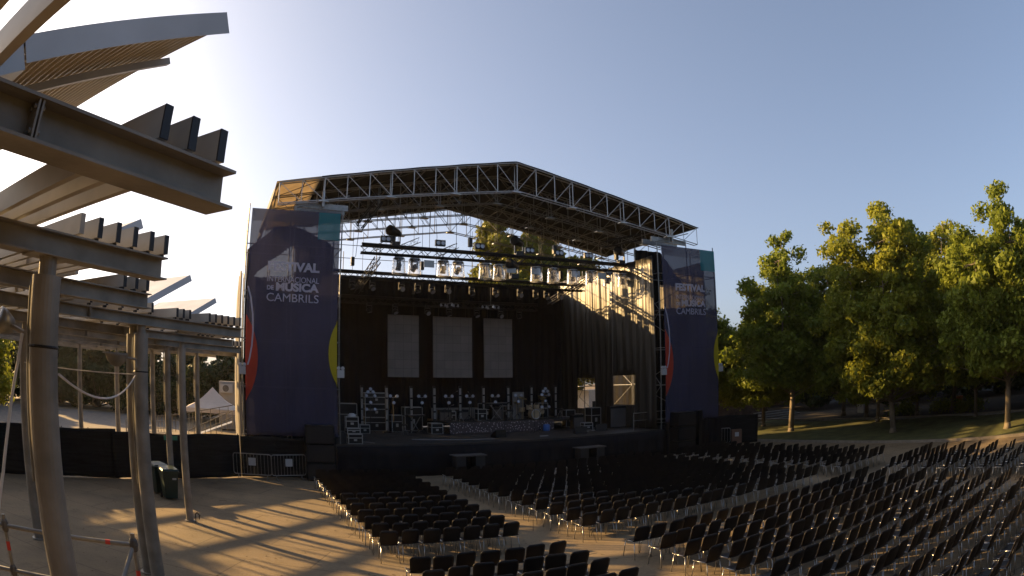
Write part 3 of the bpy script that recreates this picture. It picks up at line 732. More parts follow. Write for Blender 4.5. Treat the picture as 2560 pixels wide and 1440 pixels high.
def rs2(u, v):
    x = XL - .15 + u * 2.045; y = 27.15 + v * 9.75
    return tuple(L3(x, y, rp(x) + .055))
thick(MB().sheet(rs2, 10, 20).build('sunlit_roof_strip', 'roof_tan', rf, smooth=True), .01, 1)
def flapL(u, v):
    y = 27.5 + u * 9.3; x = XL - .12 - .55 * v + .06 * math.sin(u * 30 + v * 3); z = HE + .1 - v * 2.1
    return tuple(L3(x, y, z))
thick(MB().sheet(flapL, 60, 8).build('side_drape', 'tan_tarp', rf, smooth=True), .01)
# ridge-end lifting frames on the towers
for x0, x1 in ((2.7, 5.1), (21.4, 23.9)):
    cap = MB(); cap.bar(L3(x0, 27.6, 11.72), L3(x1, 27.6, 11.68), .12, .26); cap.bar(L3(x0, 28.4, 11.72), L3(x1, 28.4, 11.68), .12, .26)
    cap.bar(L3((x0 + x1) / 2, 27.3, 11.6), L3((x0 + x1) / 2, 27.3, 12.3), .18, .12, (1, 0, 0)); cap.tube(L3(x0, 27.3, 11.5), L3(x1, 27.3, 12.2), .03)
    cap.build('sleeve_block', 'galv', rf)

# scaffold towers
def tower(label, x0, x1, y0, y1, h, group, bays=1, rear=False):
    t = thing('scaffold_tower', label, 'scaffold tower', ((x0 + x1) / 2, (y0 + y1) / 2, 0), 0, group)
    ox, oy = t.location.x, t.location.y
    xs = [x0 + (x1 - x0) * i / bays for i in range(bays + 1)]
    for x in xs:
        for y in (y0, y1):
            mb = MB().tube((x - ox, y - oy, 0), (x - ox, y - oy, h), .03, 8)
            for k in range(int(h / .5)): mb.lathe((x - ox, y - oy, .5 * k + .3), [(.031, -.012), (.055, 0), (.031, .012)], 8)
            mb.build('upright', 'galv', t)
    dg = MB(); z = 1.8; i = 0
    while z < h - .1:
        lg = MB()
        for y in (y0, y1): lg.tube((x0 - ox, y - oy, z), (x1 - ox, y - oy, z), .024, 6)
        for x in xs: lg.tube((x - ox, y0 - oy, z), (x - ox, y1 - oy, z), .024, 6)
        lg.build('ledger_frame', 'galv', t)
        if z + 2 < h:
            a, b = (x0, x1) if i % 2 else (x1, x0)
            dg.tube((a - ox, y1 - oy, z), (b - ox, y1 - oy, z + 2), .02, 6)
            dg.tube((x0 - ox, (y0 if i % 2 else y1) - oy, z), (x0 - ox, (y1 if i % 2 else y0) - oy, z + 2), .02, 6)
            dg.tube((x1 - ox, (y0 if i % 2 else y1) - oy, z), (x1 - ox, (y1 if i % 2 else y0) - oy, z + 2), .02, 6)
        z += 2; i += 1
    dg.build('diagonals', 'galv', t)
    return t
GT = 'scaffold towers of the stage'
tower('scaffold tower behind the left banner', BL0, WL, Y0 + .1, Y0 + 2.2, 11.55, GT, 2)
tower('scaffold tower behind the right banner', WR, BR1, Y0 + .1, Y0 + 2.2, 11.55, GT, 2)
tower('rear scaffold tower at the far left corner of the stage', 2.2, WL - .1, YB - 1.5, YB + .5, 11.3, GT)
tower('rear scaffold tower at the far right corner of the stage', WR + .6, 24.4, YB - 1.5, YB + .5, 11.3, GT)
# rear wall scaffold (seen against the sky above the backdrop)
t = thing('rear_scaffold', 'thin scaffold grid against the sky above the black backdrop', 'scaffold', (XC, YB + .6, 0))
rsf = MB()
for i in range(9):
    x = WL + (WR - WL) * i / 8 - XC; rsf.tube((x, 0, 0), (x, 0, 11.6 + .3 * (i % 3)), .024, 6)
rsf.build('uprights', 'galv_dark', t)
rsf = MB()
for z in (3, 5, 7, 9, 10.6, 11.5, 12.3): rsf.tube((WL - XC, 0, z), (WR - XC, 0, z + .02), .02, 6)
rsf.build('ledgers', 'galv_dark', t)
rsf = MB()
for i in range(8):
    xa = WL + (WR - WL) * i / 8 - XC; xb = WL + (WR - WL) * (i + 1) / 8 - XC
    rsf.tube((xa, .03, 1 if i % 2 else 9), (xb, .03, 9 if i % 2 else 1), .018, 5)
rsf.build('braces', 'galv_dark', t)

# ---- text as mesh
def text(s, x, z, h, width, y, m, parent, bold=0.0):
    cu = bpy.data.curves.new('lettering', 'FONT'); cu.body = s; cu.size = 1; cu.offset = bold; cu.extrude = 0
    tmp = bpy.data.objects.new('tmp', cu); C.objects.link(tmp)
    dg = bpy.context.evaluated_depsgraph_get(); me = bpy.data.meshes.new_from_object(tmp.evaluated_get(dg))
    bpy.data.objects.remove(tmp)
    v = np.empty(len(me.vertices) * 3); me.vertices.foreach_get('co', v); v = v.reshape(-1, 3)
    capm = v[:, 1] <= .80
    x0, x1 = v[:, 0].min(), v[:, 0].max(); cap = .70 + bold
    out = np.zeros_like(v); out[:, 0] = x + (v[:, 0] - x0) / (x1 - x0) * width; out[:, 1] = y; out[:, 2] = z + v[:, 1] / cap * h
    me.vertices.foreach_set('co', out.ravel()); me.materials.clear(); me.materials.append(M[m]); me.update(); me.name = 'lettering'
    o = bpy.data.objects.new('lettering', me); C.objects.link(o); o.parent = parent; return o

def disc_part(cx, cz, rx, rz, clip0, clip1, y, n=40):
    """ellipse cut to clip0<x<clip1"""
    pts = []
    for i in range(n):
        a = 2 * math.pi * i / n; pts.append((min(clip1, max(clip0, cx + rx * math.cos(a))), y, cz + rz * math.sin(a)))
    return MB().add(pts, [tuple(range(n))])

def banner(label, x0, x1, side):
    t = thing('banner', label, 'banner', ((x0 + x1) / 2, Y0 - .12, 0)); ox = t.location.x
    zb, zt = (1.78, 11.3)
    def fn(u, v):
        x = x0 + .12 + u * (x1 - x0 - .24); z = zb + v * (zt - zb)
        return (x - ox, .012 * math.sin(u * 9) * math.sin(v * 7), z)
    thick(MB().sheet(fn, 24, 40).build('cloth', 'navy', t, smooth=True), .004)
    d = x0 - BL0 if side == 'L' else 0
    y = -.035
    if side == 'L': a, rx = 1.57, 2.29; zz = 0
    else: a, rx = 22.54, 2.2; zz = .22
    text('FESTIVAL', a - ox, 8.68 + zz, .38, rx, y, 'lilac', t, .045)
    text('INTERNACIONAL', a - ox, 8.2 + zz, .235, rx, y, 'lilac', t, 0)
    text('DE', a - ox, 7.86 + zz, .18, .3, y, 'lilac', t, .035)
    text('MÚSICA', a + .4 - ox, 7.84 + zz, .34, rx - .4, y, 'lilac', t, .045)
    text('CAMBRILS', a - ox, 7.38 + zz, .34, rx, y, 'lilac', t, 0)
    tx0, tx1 = (3.72, x1 - .14) if side == 'L' else (24.5, x1 - .14)
    MB().quad((tx0 - ox, y, 10.1), (tx1 - ox, y, 10.1), (tx1 - ox, y, 11.28), (tx0 - ox, y, 11.28)).build('teal_square', 'teal', t)
    MB().quad((x0 + .14 - ox, y + .005, 10.75), (tx0 - .01 - ox, y + .005, 10.75), (tx0 - .01 - ox, y + .005, 11.29), (x0 + .14 - ox, y + .005, 11.29)).build('pale_strip', 'lilac_top', t)
    disc_part(x0 - .75 - ox, 5.0, 1.42, 2.2, x0 + .13 - ox, x1 - ox, y).build('red_disc', 'red_mesh', t)
    disc_part(x1 + .62 - ox, 5.3, 1.12, 1.75, x0 - ox, x1 - .13 - ox, y).build('yellow_disc', 'yellow_mesh', t)
    ln = MB(); pts = [(x0 + .16, 7.95), (x0 + .3, 7.5), (x0 + .41, 6.8), (x0 + .44, 6.1), (x0 + .4, 5.5), (x0 + .3, 4.95), (x0 + .22, 4.7)]
    for (xa, z1), (xb, z2) in zip(pts[:-1], pts[1:]):
        ln.add([(xa - .035 - ox, y - .004, z1), (xa + .035 - ox, y - .004, z1), (xb + .035 - ox, y - .004, z2), (xb - .035 - ox, y - .004, z2)], [(0, 1, 2, 3)])
    ln.build('white_line', 'lilac', t)
    return t
M['lilac_top'] = cloth('pale lilac printed mesh', (.16, .15, .20), .45, .4, .06, 2)
banner('tall navy festival banner on the left tower, large lettering', BL0, WL, 'L')
banner('tall navy festival banner on the right tower, partly backlit in gold', WR, BR1, 'R')
# emergency light boxes on the uprights
for i, (x, z, lab) in enumerate([(.55, 4.5, 'outer post of the left banner tower'), (WL + .03, 4.5, 'inner post of the left banner tower'), (WR, 4.55, 'inner post of the right banner tower'), (BR1 + .02, 4.6, 'outer post of the right banner tower')]):
    t = thing('emergency_light', 'white twin lamp box on the ' + lab, 'emergency light', (x, Y0 - .12, z), 0, 'twin lamp boxes on the towers')
    MB().box(-.15, .15, -.1, .06, -.2, .12).build('housing', 'white_plastic', t)
    for sx in (-.09, .09): MB().lathe((sx, -.03, .2), [(0, -.08), (.06, -.07), (.08, .02), (.065, .03), (0, .03)], 14, (0, -1, 0)).build('lamp', 'white_plastic', t, smooth=True)
# cloths around the stage
def drape(name, a, b, z0, z1, m, label, cat, waves=1.4, amp=.09, seed=0):
    a = Vector(a); b = Vector(b); L = (b - a).length; nrm = (b - a).cross(Vector((0, 0, 1))).normalized()
    rs = random.Random(seed); ph = [rs.uniform(0, 6) for _ in range(3)]
    def fn(u, v):
        s_ = u * L
        w_ = amp * (math.sin(s_ * 6.283 / waves * 3 + ph[0]) + .5 * math.sin(s_ * 6.283 / waves * 1.3 + ph[1] + v) + .4 * math.sin(s_ * 17 + ph[2])) * (1.1 - .5 * v)
        return tuple(a.lerp(b, u) + nrm * w_ + Vector((0, 0, z0 + v * (z1 - z0))))
    o = MB().sheet(fn, int(L * 12), 14).build(name, m, smooth=True); thick(o, .008)
    return tag(o, label, cat)
drape('backdrop', (WL, YB, 0), (WR - .2, YB, 0), 1.5, 10.2, 'black_cloth', 'black backdrop curtain across the rear of the stage', 'curtain', seed=1)
drape('wing_curtain', (WL - .05, Y0 + 2.4, 0), (WL - .05, YB - .2, 0), 1.5, 10.4, 'black_cloth', 'black wing curtain along the left side of the stage', 'curtain', seed=2)
drape('outer_tarp', (.40, Y0 + .6, 0), (.40, YB + .2, 0), .05, 8.7, 'tan_tarp', 'pale tarpaulin edge hanging behind the left banner tower', 'tarpaulin', 2.0, .07, seed=3)
drape('outer_tarp', (BR1 + .12, Y0 + 1.2, 0), (BR1 + .12, 34.0, 0), .05, 10.9, 'tan_tarp', 'gold lit tarpaulin showing through the right banner', 'tarpaulin', 2.0, .07, seed=4)
# black baffles inside the towers
def inside(p, poly):
    c = False
    for (x1, y1), (x2, y2) in zip(poly, poly[1:] + poly[:1]):
        if (y1 > p[1]) != (y2 > p[1]) and p[0] < (x2 - x1) * (p[1] - y1) / (y2 - y1) + x1: c = not c
    return c
def masking(label, x0, x1, topfn, hole, seed):
    nu, nv = 70, 120; m_ = MB()
    rs = random.Random(seed); ph = rs.uniform(0, 6)
    def fn(u, v):
        x = x0 + (x1 - x0) * u; z = .05 + v * (topfn(x) - .05)
        return (x, Y0 + 2.4 + .06 * math.sin(x * 7 + ph) + .04 * math.sin(x * 17 + z * .4), z)
    m_.sheet(fn, nu, nv)
    m_.f = [f for f in m_.f if not inside((sum(m_.v[q][0] for q in f) / 4, sum(m_.v[q][2] for q in f) / 4), hole)]
    o = m_.build('tower_masking', 'black_cloth', smooth=True); thick(o, .008); tag(o, label, 'cloth')
masking('black masking cloth inside the left banner tower', BL0 + .1, WL - .1, lambda x: 9.9 + min(1.25, (x - BL0) * .85) - max(0, x - 3.2) * .45,
        [(1.0, 8.75), (2.2, 9.8), (2.75, 10.2), (3.0, 10.1), (2.98, 8.75)], 5)
masking('black masking cloth inside the right banner tower', WR + .1, BR1 - .1, lambda x: 11.5 - max(0, x - 23.6) * 1.1,
        [(23.4, 8.2), (23.4, 9.6), (26, 9.5), (26, 8.3)], 6)
drape('tower_skirt', (WR + .1, Y0 - .05, 0), (BR1 + .1, Y0 - .05, 0), .03, 1.77, 'black_cloth', 'black skirt closing the foot of the right banner tower', 'cloth', seed=7)
# right side curtain with two openings
cu = thing('side_curtain', 'tall pleated curtain along the right of the stage, top lit gold', 'curtain', (WR - .22, Y0 + .25, 0))
def seg(ya, yb, z0, z1, k):
    L = yb - ya
    def fn(u, v):
        y = ya + u * L; z = z0 + v * (z1 - z0)
        w_ = .035 * math.sin(y * 9.5 + math.sin(z * .5)) + .014 * math.sin(y * 23 + z * .3) + .06 * math.sin(y * 2.1 + z * .35)
        return (w_, y - (Y0 + .25), z)
    thick(MB().sheet(fn, max(4, int(L * 14)), 16).build('curtain_panel', 'curtain', cu, smooth=True), .008)
seg(Y0 + .25, 29.36, 1.48, 10.75, 0); seg(29.36, 31.44, 4.42, 10.75, 1); seg(29.36, 31.44, 1.48, 2.75, 1)
seg(31.44, 33.55, 1.48, 10.75, 2); seg(33.55, 35.65, 4.35, 10.75, 3); seg(33.55, 35.65, 1.48, 2.45, 3); seg(35.65, YB + .1, 1.48, 10.75, 4)

# lighting trusses
def ltruss(label, x0, x1, y, z, w_=.35, bay=.36):
    t = thing('lighting_truss', label, 'lighting truss', ((x0 + x1) / 2, y, z), 0, 'black lighting trusses over the stage')
    h = (x1 - x0) / 2
    truss(MB(), (-h, 0, 0), (h, 0, 0), w_, w_, bay, .042, .016).build('truss_frame', 'black_truss', t)
    for sx in (-.8, -.3, .3, .8):
        ch = MB().tube((sx * h, 0, w_ / 2), (sx * h, 0, rp(XC + sx * h) - z - 1.3), .012, 6); ch.box(sx * h - .09, sx * h + .09, -.1, .1, .5, .95)
        ch.build('chain_hoist', 'black_truss', t)
    cb = MB().path(sag((-h, -.1, w_ / 2 + .07), (h, -.1, w_ / 2 + .07), .03, 20), .06, 8).path(sag((-h, .1, -w_ / 2 + .05), (h, .1, -w_ / 2 + .05), .02, 20), .045, 8); cb.build('cable_loom', 'black_plastic', t)
    return t
ltruss('black front lighting truss with the row of rain domed heads', 6.3, 22.3, 30.0, 10.42, .36, .4)
ltruss('black middle lighting truss right above the backdrop edge', 4.95, 20.3, 33.0, 9.63, .3, .33)
ltruss('black rear truss with its pale lower edge over the video panels', 6.3, 18.3, 35.2, 8.62, .3, .4)
for i, (a, b, lab) in enumerate([((6.0, 29.3, 11.3), (6.9, 29.0, 12.6), 'black truss piece hanging askew at the upper left of the stage'), ((19.3, 29.3, 11.5), (21.9, 29.0, 12.15), 'black truss piece hanging askew at the upper right of the stage')]):
    truss(MB(), a, b, .32, .32, .35, .03, .013).build('hanging_truss', 'black_truss', label=lab, cat='truss')
for i, (x, z) in enumerate([(8.2, 11.35), (9.6, 11.45), (11.8, 11.3), (14.4, 11.35), (16.3, 11.15)]):
    truss(MB(), (x - .6, 33, z - .25), (x + .6, 33.3, z + .35), .26, .26, .3, .02, .01).build('short_truss', 'galv_dark', label='short slanted truss piece under the roof, %s from the left' % ORD[i], cat='truss', group='short slanted trusses under the roof')
for x, lab in ((7.2, 'left'), (19.4, 'right')):
    t = thing('cross_truss', 'black truss running front to back over the stage, %s side' % lab, 'truss', (x, 32.6, 10.0), 0, 'trusses running front to back')
    truss(MB(), (0, -2.3, 0), (0, 3.0, -.9), .28, .28, .36, .03, .012).build('truss_frame', 'black_truss', t)
rs2_ = random.Random(3)
for i in range(14):
    x = 6.5 + i * 1.08 + rs2_.uniform(-.3, .3); y = rs2_.choice((30.0, 33.0, 31.5)); zb_ = 10.6 if y < 31 else (9.8 if y > 32 else rs2_.uniform(10.2, 11))
    MB().path([(x, y, rp(x) - 1.25), (x + rs2_.uniform(-.15, .15), y, (rp(x) + zb_) / 2), (x + rs2_.uniform(-.1, .1), y, zb_)], .014, 5).build('rigging_cable', 'black_truss',
        label='thin black rigging cable under the roof, %s from the left' % ORD[i], cat='cable', group='rigging cables under the roof')
# black teaser under rear truss
drape('teaser', (5.2, 35.35, 0), (18.6, 35.35, 0), 8.5, 10.0, 'black_cloth', 'black border cloth above the video panels', 'cloth', seed=9)

# moving heads in rain domes
def domed(label, x, z, tilt, dark=False):
    t = thing('moving_head', label, 'stage light', (x, 30.0, z), random.uniform(0, 3), 'rain domed moving heads on the front truss')
    MB().box(-.19, .19, -.14, .14, -.12, .03).box(-.03, .03, -.03, .03, .03, .12).build('base', 'black_plastic', t)
    y_ = MB(); y_.box(-.2, -.16, -.05, .05, -.5, -.13); y_.box(.16, .2, -.05, .05, -.5, -.13); y_.box(-.2, .2, -.05, .05, -.17, -.125); y_.build('yoke', 'black_plastic', t)
    ax = Vector((0, math.sin(tilt), -math.cos(tilt)))
    h = MB().lathe(Vector((0, 0, -.43)) - ax * .16, [(0, 0), (.1, .01), (.13, .08), (.12, .2), (.145, .34), (.13, .36), (0, .36)], 14, ax); h.build('lamp_head', 'black_plastic', t, smooth=True)
    MB().lathe(Vector((0, 0, -.43)) + ax * .203, [(0, 0), (.12, 0)], 14, ax).build('lens', 'lens', t)
    MB().lathe((0, 0, 0), [(.26, -.02), (.3, -.06), (.31, -.35), (.34, -.78)], 20).build('rain_dome', 'dome', t, smooth=True)
    MB().lathe((0, 0, 0), [(.24, .0), (.27, -.02), (.27, -.05), (.24, -.03)], 20).build('dome_rim', 'white_plastic', t)
    return t
for i, x in enumerate([8.2, 9.0, 10.47, 11.25, 12.7, 13.48, 15.6, 16.6, 17.8, 18.95, 20.1, 21.1]):
    domed('rain domed moving head under the front truss, %s from the left' % ORD[i], x, 10.12 + (.0 if i < 6 else .02), [.2, .9, .1, 1.0, .1, .3, .2, .5, .1, .2, .4, .1][i])
def blinder(label, x, y, z, grp):
    t = thing('blinder_light', label, 'stage light', (x, y, z), 0, grp)
    MB().box(-.26, .26, -.05, .1, -.15, .15).build('housing', 'black_plastic', t)
    for sx in (-.12, .12): MB().lathe((sx, -.055, 0), [(0, .0), (.09, .0), (.11, .02), (.115, .04)], 14, (0, -1, 0)).build('lamp', 'lens', t)
    return t
for i, x in enumerate([7.5, 10.3, 12.4, 15.2, 16.95, 18.8]): blinder('twin lamp blinder on top of the front truss, %s from the left' % ORD[i], x, 29.95, 10.98, 'twin blinders on the front truss')
for i, x in enumerate([9.7, 14.1, 15.5, 17.9, 19.6]):
    MB().box(x - .26, x + .26, 29.85, 29.9, 9.72, 10.06).build('distribution_box', 'case_edge', label='pale square box under the front truss, %s from the left' % ORD[i], cat='box', group='pale boxes on the front truss')
# followspot-like heavy units
for x, z, lab in ((8.0, 11.1, 'bulky black spotlight perched on the left end of the front truss'), (14.3, 9.9, 'bulky black spotlight hanging in the middle of the front truss'), (14.6, 11.1, 'bulky black spotlight standing mid way on the front truss'), (21.0, 11.1, 'bulky black spotlight perched on the right end of the front truss')):
    t = thing('spotlight', lab, 'stage light', (x, 30, z))
    MB().lathe((-.1, -.1, .25), [(0, -.4), (.14, -.38), (.2, -.2), (.22, .1), (.26, .35), (.2, .38), (0, .36)], 14, (-.8, -.5, .1)).build('lamp_head', 'black_plastic', t, smooth=True)
    MB().box(-.2, .2, -.16, .16, -.45, -.22).box(-.25, -.21, -.06, .06, -.3, .3).box(.21, .25, -.06, .06, -.3, .3).build('yoke', 'black_plastic', t)
# wash lights under middle truss
def wash(label, x, y, z, grp, tilt=.6):
    t = thing('wash_light', label, 'stage light', (x, y, z), 0, grp)
    MB().box(-.14, .14, -.1, .1, -.1, .05).box(-.17, -.14, -.04, .04, -.4, -.05).box(.14, .17, -.04, .04, -.4, -.05).build('yoke', 'black_plastic', t)
    ax = Vector((.2, -math.sin(tilt), -math.cos(tilt)))
    MB().lathe(Vector((0, 0, -.33)) - ax * .12, [(0, 0), (.09, .01), (.14, .12), (.15, .26), (.13, .27)], 14, ax).build('lamp_head', 'black_plastic', t, smooth=True)
    MB().lathe(Vector((0, 0, -.33)) + ax * .141, [(0, 0), (.13, 0)], 14, ax).build('lens', 'lens', t)
for i, x in enumerate([6.5, 7.6, 9.2, 10.1, 10.9, 11.8, 13.2, 14.6, 16.1, 17.1, 17.8, 18.7]):
    wash('small wash light under the middle truss, %s from the left' % ORD[i], x, 33, 9.38, 'wash lights under the middle truss', .3 + .5 * (i % 3))
for i, x in enumerate([7.9, 9.4, 11.3, 12.6, 14.3, 15.8, 17.0]):
    wash('small wash light under the rear truss, %s from the left' % ORD[i], x, 35.0, 8.42, 'wash lights under the rear truss', .2 + .4 * (i % 3))
for x, lab in ((11.9, 'left'), (14.3, 'right')):
    t = thing('light_cluster', 'hanging cluster of small chrome lamps under the middle truss, %s one' % lab, 'stage light', (x, 33, 9.4))
    MB().tube((0, 0, 0), (0, 0, -1.0), .02, 6).tube((-.5, 0, -1.0), (.5, 0, -1.0), .02, 6).tube((0, -.4, -1.0), (0, .4, -1.0), .02, 6).build('hanger', 'galv_dark', t)
    for px, py in ((-.5, 0), (-.25, 0), (.25, 0), (.5, 0), (0, -.4), (0, .4)):
        MB().lathe((px, py, -1.02), [(.02, .0), (.05, -.05), (.075, -.15), (0, -.13)], 10, (px * .5, py * .5, 1)).build('lamp', 'lens', t)
# video panels
for x0, x1, lab in ((9.24, 11.09, 'left'), (11.97, 14.39, 'wide middle'), (15.16, 17.01, 'right')):
    t = thing('video_panel', 'unlit dark grey video panel hanging at the back, the %s one' % lab, 'screen', ((x0 + x1) / 2, 36.0, 4.44), 0, 'unlit video panels')
    h = (x1 - x0) / 2
    MB().box(-h, h, 0, .06, 0, 3.55).build('screen', 'video', t); MB().box(-h + .03, h - .03, .065, .14, .03, 3.52).build('frame', 'black_plastic', t)
    for sx in (-1, 1): MB().tube((sx * h * .7, .1, 3.52), (sx * h * .7, .1, 5.0), .008, 5).build('hanging_cable', 'galv_dark', t)

# ---- stage floor equipment
t = thing('stage_riser', 'low riser with glittering perforated front, centre stage', 'riser', (15.2, 33.6, FZ))
MB().box(-3.7, 4.0, -1.6, 2.2, .5, .6).build('deck', 'deck', t)
M['perf'] = bpy.data.materials.new('perforated glitter front'); M['perf'].use_nodes = True
_n = M['perf'].node_tree.nodes; _l = M['perf'].node_tree.links; _p = _n['Principled BSDF']
_v = _n.new('ShaderNodeTexVoronoi'); _v.inputs['Scale'].default_value = 9; _tc = _n.new('ShaderNodeTexCoord'); _l.new(_tc.outputs['Object'], _v.inputs['Vector'])
_c = _n.new('ShaderNodeValToRGB'); _c.color_ramp.elements[0].position = .25; _c.color_ramp.elements[0].color = (.42, .36, .38, 1); _c.color_ramp.elements[1].position = .34; _c.color_ramp.elements[1].color = (.06, .045, .05, 1)
_l.new(_v.outputs['Distance'], _c.inputs[0]); _l.new(_c.outputs[0], _p.inputs['Base Color']); _p.inputs['Roughness'].default_value = .4
MB().box(-3.7, 2.4, -1.64, -1.605, .02, .59).build('front_panel', 'perf', t)
for i in range(5):
    MB().box(-3.6 + 1.8 * i, -3.5 + 1.8 * i, -1.5, -1.4, 0, .5).build('leg', 'galv_dark', t)
def ledbar(label, x, y, z0, z1):
    t = thing('led_batten', label, 'light batten', (x, y, z0), 0, 'upright light battens')
    MB().box(-.07, .07, -.05, .05, .05, z1 - z0).build('housing', 'black_plastic', t)
    MB().box(-.2, .2, -.2, .2, 0, .05).build('foot', 'black_plastic', t)
    c = MB(); n_ = 4; H = z1 - z0
    for k in range(n_):
        a = .12 + k * (H - .15) / n_
        for sx in (-.032, .032): c.box(sx - .022, sx + .022, -.058, -.052, a, a + (H - .15) / n_ - .09)
    c.build('lamp_strip', 'case_edge', t)
for i, x in enumerate([7.15, 8.5, 9.87, 11.17, 12.65, 14.03, 15.53, 16.99, 18.56]):
    on = x > 11
    ledbar('upright light batten at the back of the stage, %s from the left' % ORD[i], x, 33.5, FZ + .6 if on else FZ, 3.96)
def headstand(label, x, y, z, h, heads):
    t = thing('light_stand', label, 'light stand', (x, y, z), 0, 'tripod light stands')
    MB().tube((0, 0, .25), (0, 0, h), .018, 6).build('pole', 'black_truss', t)
    for k in range(3):
        a = k * 2.094 + .4; MB().tube((0, 0, .35), (.32 * math.cos(a), .32 * math.sin(a), .012), .012, 5).build('leg', 'black_truss', t)
    for px, pz in heads:
        ax = Vector((px * 1.6, -1, .4)).normalized()
        MB().tube((0, 0, h + pz), (px, 0, h + pz + .02), .012, 5).lathe(Vector((px, 0, h + pz + .04)) - ax * .05, [(0, 0), (.05, 0), (.085, .1), (.09, .17), (.07, .175), (0, .17)], 10, ax).build('lamp', 'lens', t, smooth=True)
H2 = [(-.16, 0), (.16, 0), (0, -.35)]; H5 = [(-.2, 0), (.2, 0), (0, .35), (-.12, .2), (.12, .2), (0, -.35), (-.2, -.7), (.2, -.7)]
for i, (x, hs) in enumerate([(7.5, H5), (8.75, H2), (10.3, H2), (11.8, H2), (13.0, H2), (14.5, H2), (15.9, H2), (17.6, H5)]):
    zz = FZ + .6 if x > 11.6 else FZ
    headstand('tripod stand with small lamps in front of the backdrop, %s from the left' % ORD[i], x, 33.0, zz, 3.35 - zz, hs)

def flight_case(label, x, y, z, w_, d, h, rz=0, grp='flight cases on stage'):
    t = thing('flight_case', label, 'flight case', (x, y, z), rz, grp)
    MB().box(-w_ / 2 + .01, w_ / 2 - .01, -d / 2 + .01, d / 2 - .01, .01, h - .01).build('body', 'black_plastic', t)
    e = MB(); r = .018
    for sx in (-1, 1):
        for sy in (-1, 1): e.box(sx * w_ / 2 - r, sx * w_ / 2 + r, sy * d / 2 - r, sy * d / 2 + r, 0, h)
    for z1 in (0, h * .62, h):
        for sy in (-1, 1): e.box(-w_ / 2 + r + .001, w_ / 2 - r - .001, sy * d / 2 - r * .9, sy * d / 2 + r * .9, z1 - r, z1 + r)
        for sx in (-1, 1): e.box(sx * w_ / 2 - r * .9, sx * w_ / 2 + r * .9, -d / 2 + r + .001, d / 2 - r - .001, z1 - r, z1 + r)
    e.build('edging', 'case_edge', t)
    MB().box(-.07, .07, -d / 2 - .014, -d / 2 + .005, h * .3, h * .5).build('catch', 'case_edge', t)
    return t
flight_case('small flight case at the front left corner of the stage, lowest of three', 5.55, 27.75, FZ, .62, .5, .42)
flight_case('small flight case in the middle of the front left stack', 5.5, 27.9, FZ + .44, .58, .45, .22, .1)
flight_case('small flight case on top of the front left stack', 5.48, 27.95, FZ + .68, .55, .42, .48, -.06)
MB().lathe((5.5, 27.95, FZ + 1.18), [(0, .14), (.1, .13), (.18, .06), (.2, 0)], 12).build('towel', 'white_plastic', label='crumpled white cloth lying on top of the front left cases', cat='cloth')
for i, (x, y, z, w_, h, lab) in enumerate([(8.3, 35.3, FZ, 1.3, .72, 'large flight case at the bottom left of the rear stack'), (8.3, 35.3, FZ + .74, 1.3, .72, 'large flight case in the middle of the rear stack'), (8.3, 35.3, FZ + 1.48, 1.3, .6, 'large flight case on top of the rear stack'),
        (6.55, 34.6, FZ, .95, 1.5, 'tall flight case beside the left wing curtain'), (10.4, 35.2, FZ, 1.0, 1.3, 'flight case standing right of the rear stack'), (10.9, 32.6, FZ, .6, .55, 'small amp case left of the riser'),
        (20.2, 32.0, FZ, .62, 1.15, 'upright flight case right of the riser'), (22.0, 30.1, FZ, .75, .42, 'small flight case at the right edge of the stage')]):
    flight_case(lab, x, y, z, w_, .7, h)
def amp(label, x, y, z, w_, h, mm='black_plastic'):
    t = thing('amplifier', label, 'amplifier', (x, y, z), 0, 'amplifiers and monitors')
    MB().box(-w_ / 2, w_ / 2, -.18, .2, 0, h).build('cabinet', mm, t)
    MB().box(-w_ / 2 + .04, w_ / 2 - .04, -.195, -.182, .05, h - .14).build('grille', 'screen', t)
    MB().tube((-.1, 0, h + .015), (.1, 0, h + .015), .012, 6).build('handle', 'black_plastic', t)
amp('dark amplifier at the left end of the riser', 11.75, 33.5, FZ + .6, .7, .62)
amp('dark amplifier second on the riser', 12.95, 34.0, FZ + .6, .65, .6)
amp('dark amplifier near the drum kit', 15.0, 34.0, FZ + .6, .65, .7)
amp('grey green amplifier right of the drum kit', 18.9, 31.6, FZ, .7, .8)
amp('large grey screen board near the right curtain opening', 21.0, 30.6, FZ, 1.3, 1.25)
MB().box(11.6, 15.4, 35.3, 35.35, FZ + .6, FZ + 1.25).build('white_cloth_screen', 'wall', label='long pale low cloth behind the amplifiers on the riser', cat='cloth')
def wedge(label, x, y, rz):
    t = thing('floor_monitor', label, 'floor monitor', (x, y, FZ), rz, 'wedge monitors on the stage front')
    MB().add([(-.3, -.25, 0), (.3, -.25, 0), (.3, .25, 0), (-.3, .25, 0), (-.3, -.2, .38), (.3, -.2, .38), (.3, .2, .12), (-.3, .2, .12)], [(3, 2, 1, 0), (4, 5, 6, 7), (0, 1, 5, 4), (1, 2, 6, 5), (2, 3, 7, 6), (3, 0, 4, 7)]).build('cabinet', 'black_plastic', t)
    MB().quad((-.27, -.17, .375), (.27, -.17, .375), (.27, .18, .14), (-.27, .18, .14)).build('grille', 'screen', t)
wedge('black wedge monitor left of the mic stands at the stage front', 13.0, 29.2, .2); wedge('black wedge monitor right of centre at the stage front', 17.4, 28.8, -.3); wedge('black wedge monitor toward the right end of the stage front', 19.2, 29.6, -.4)
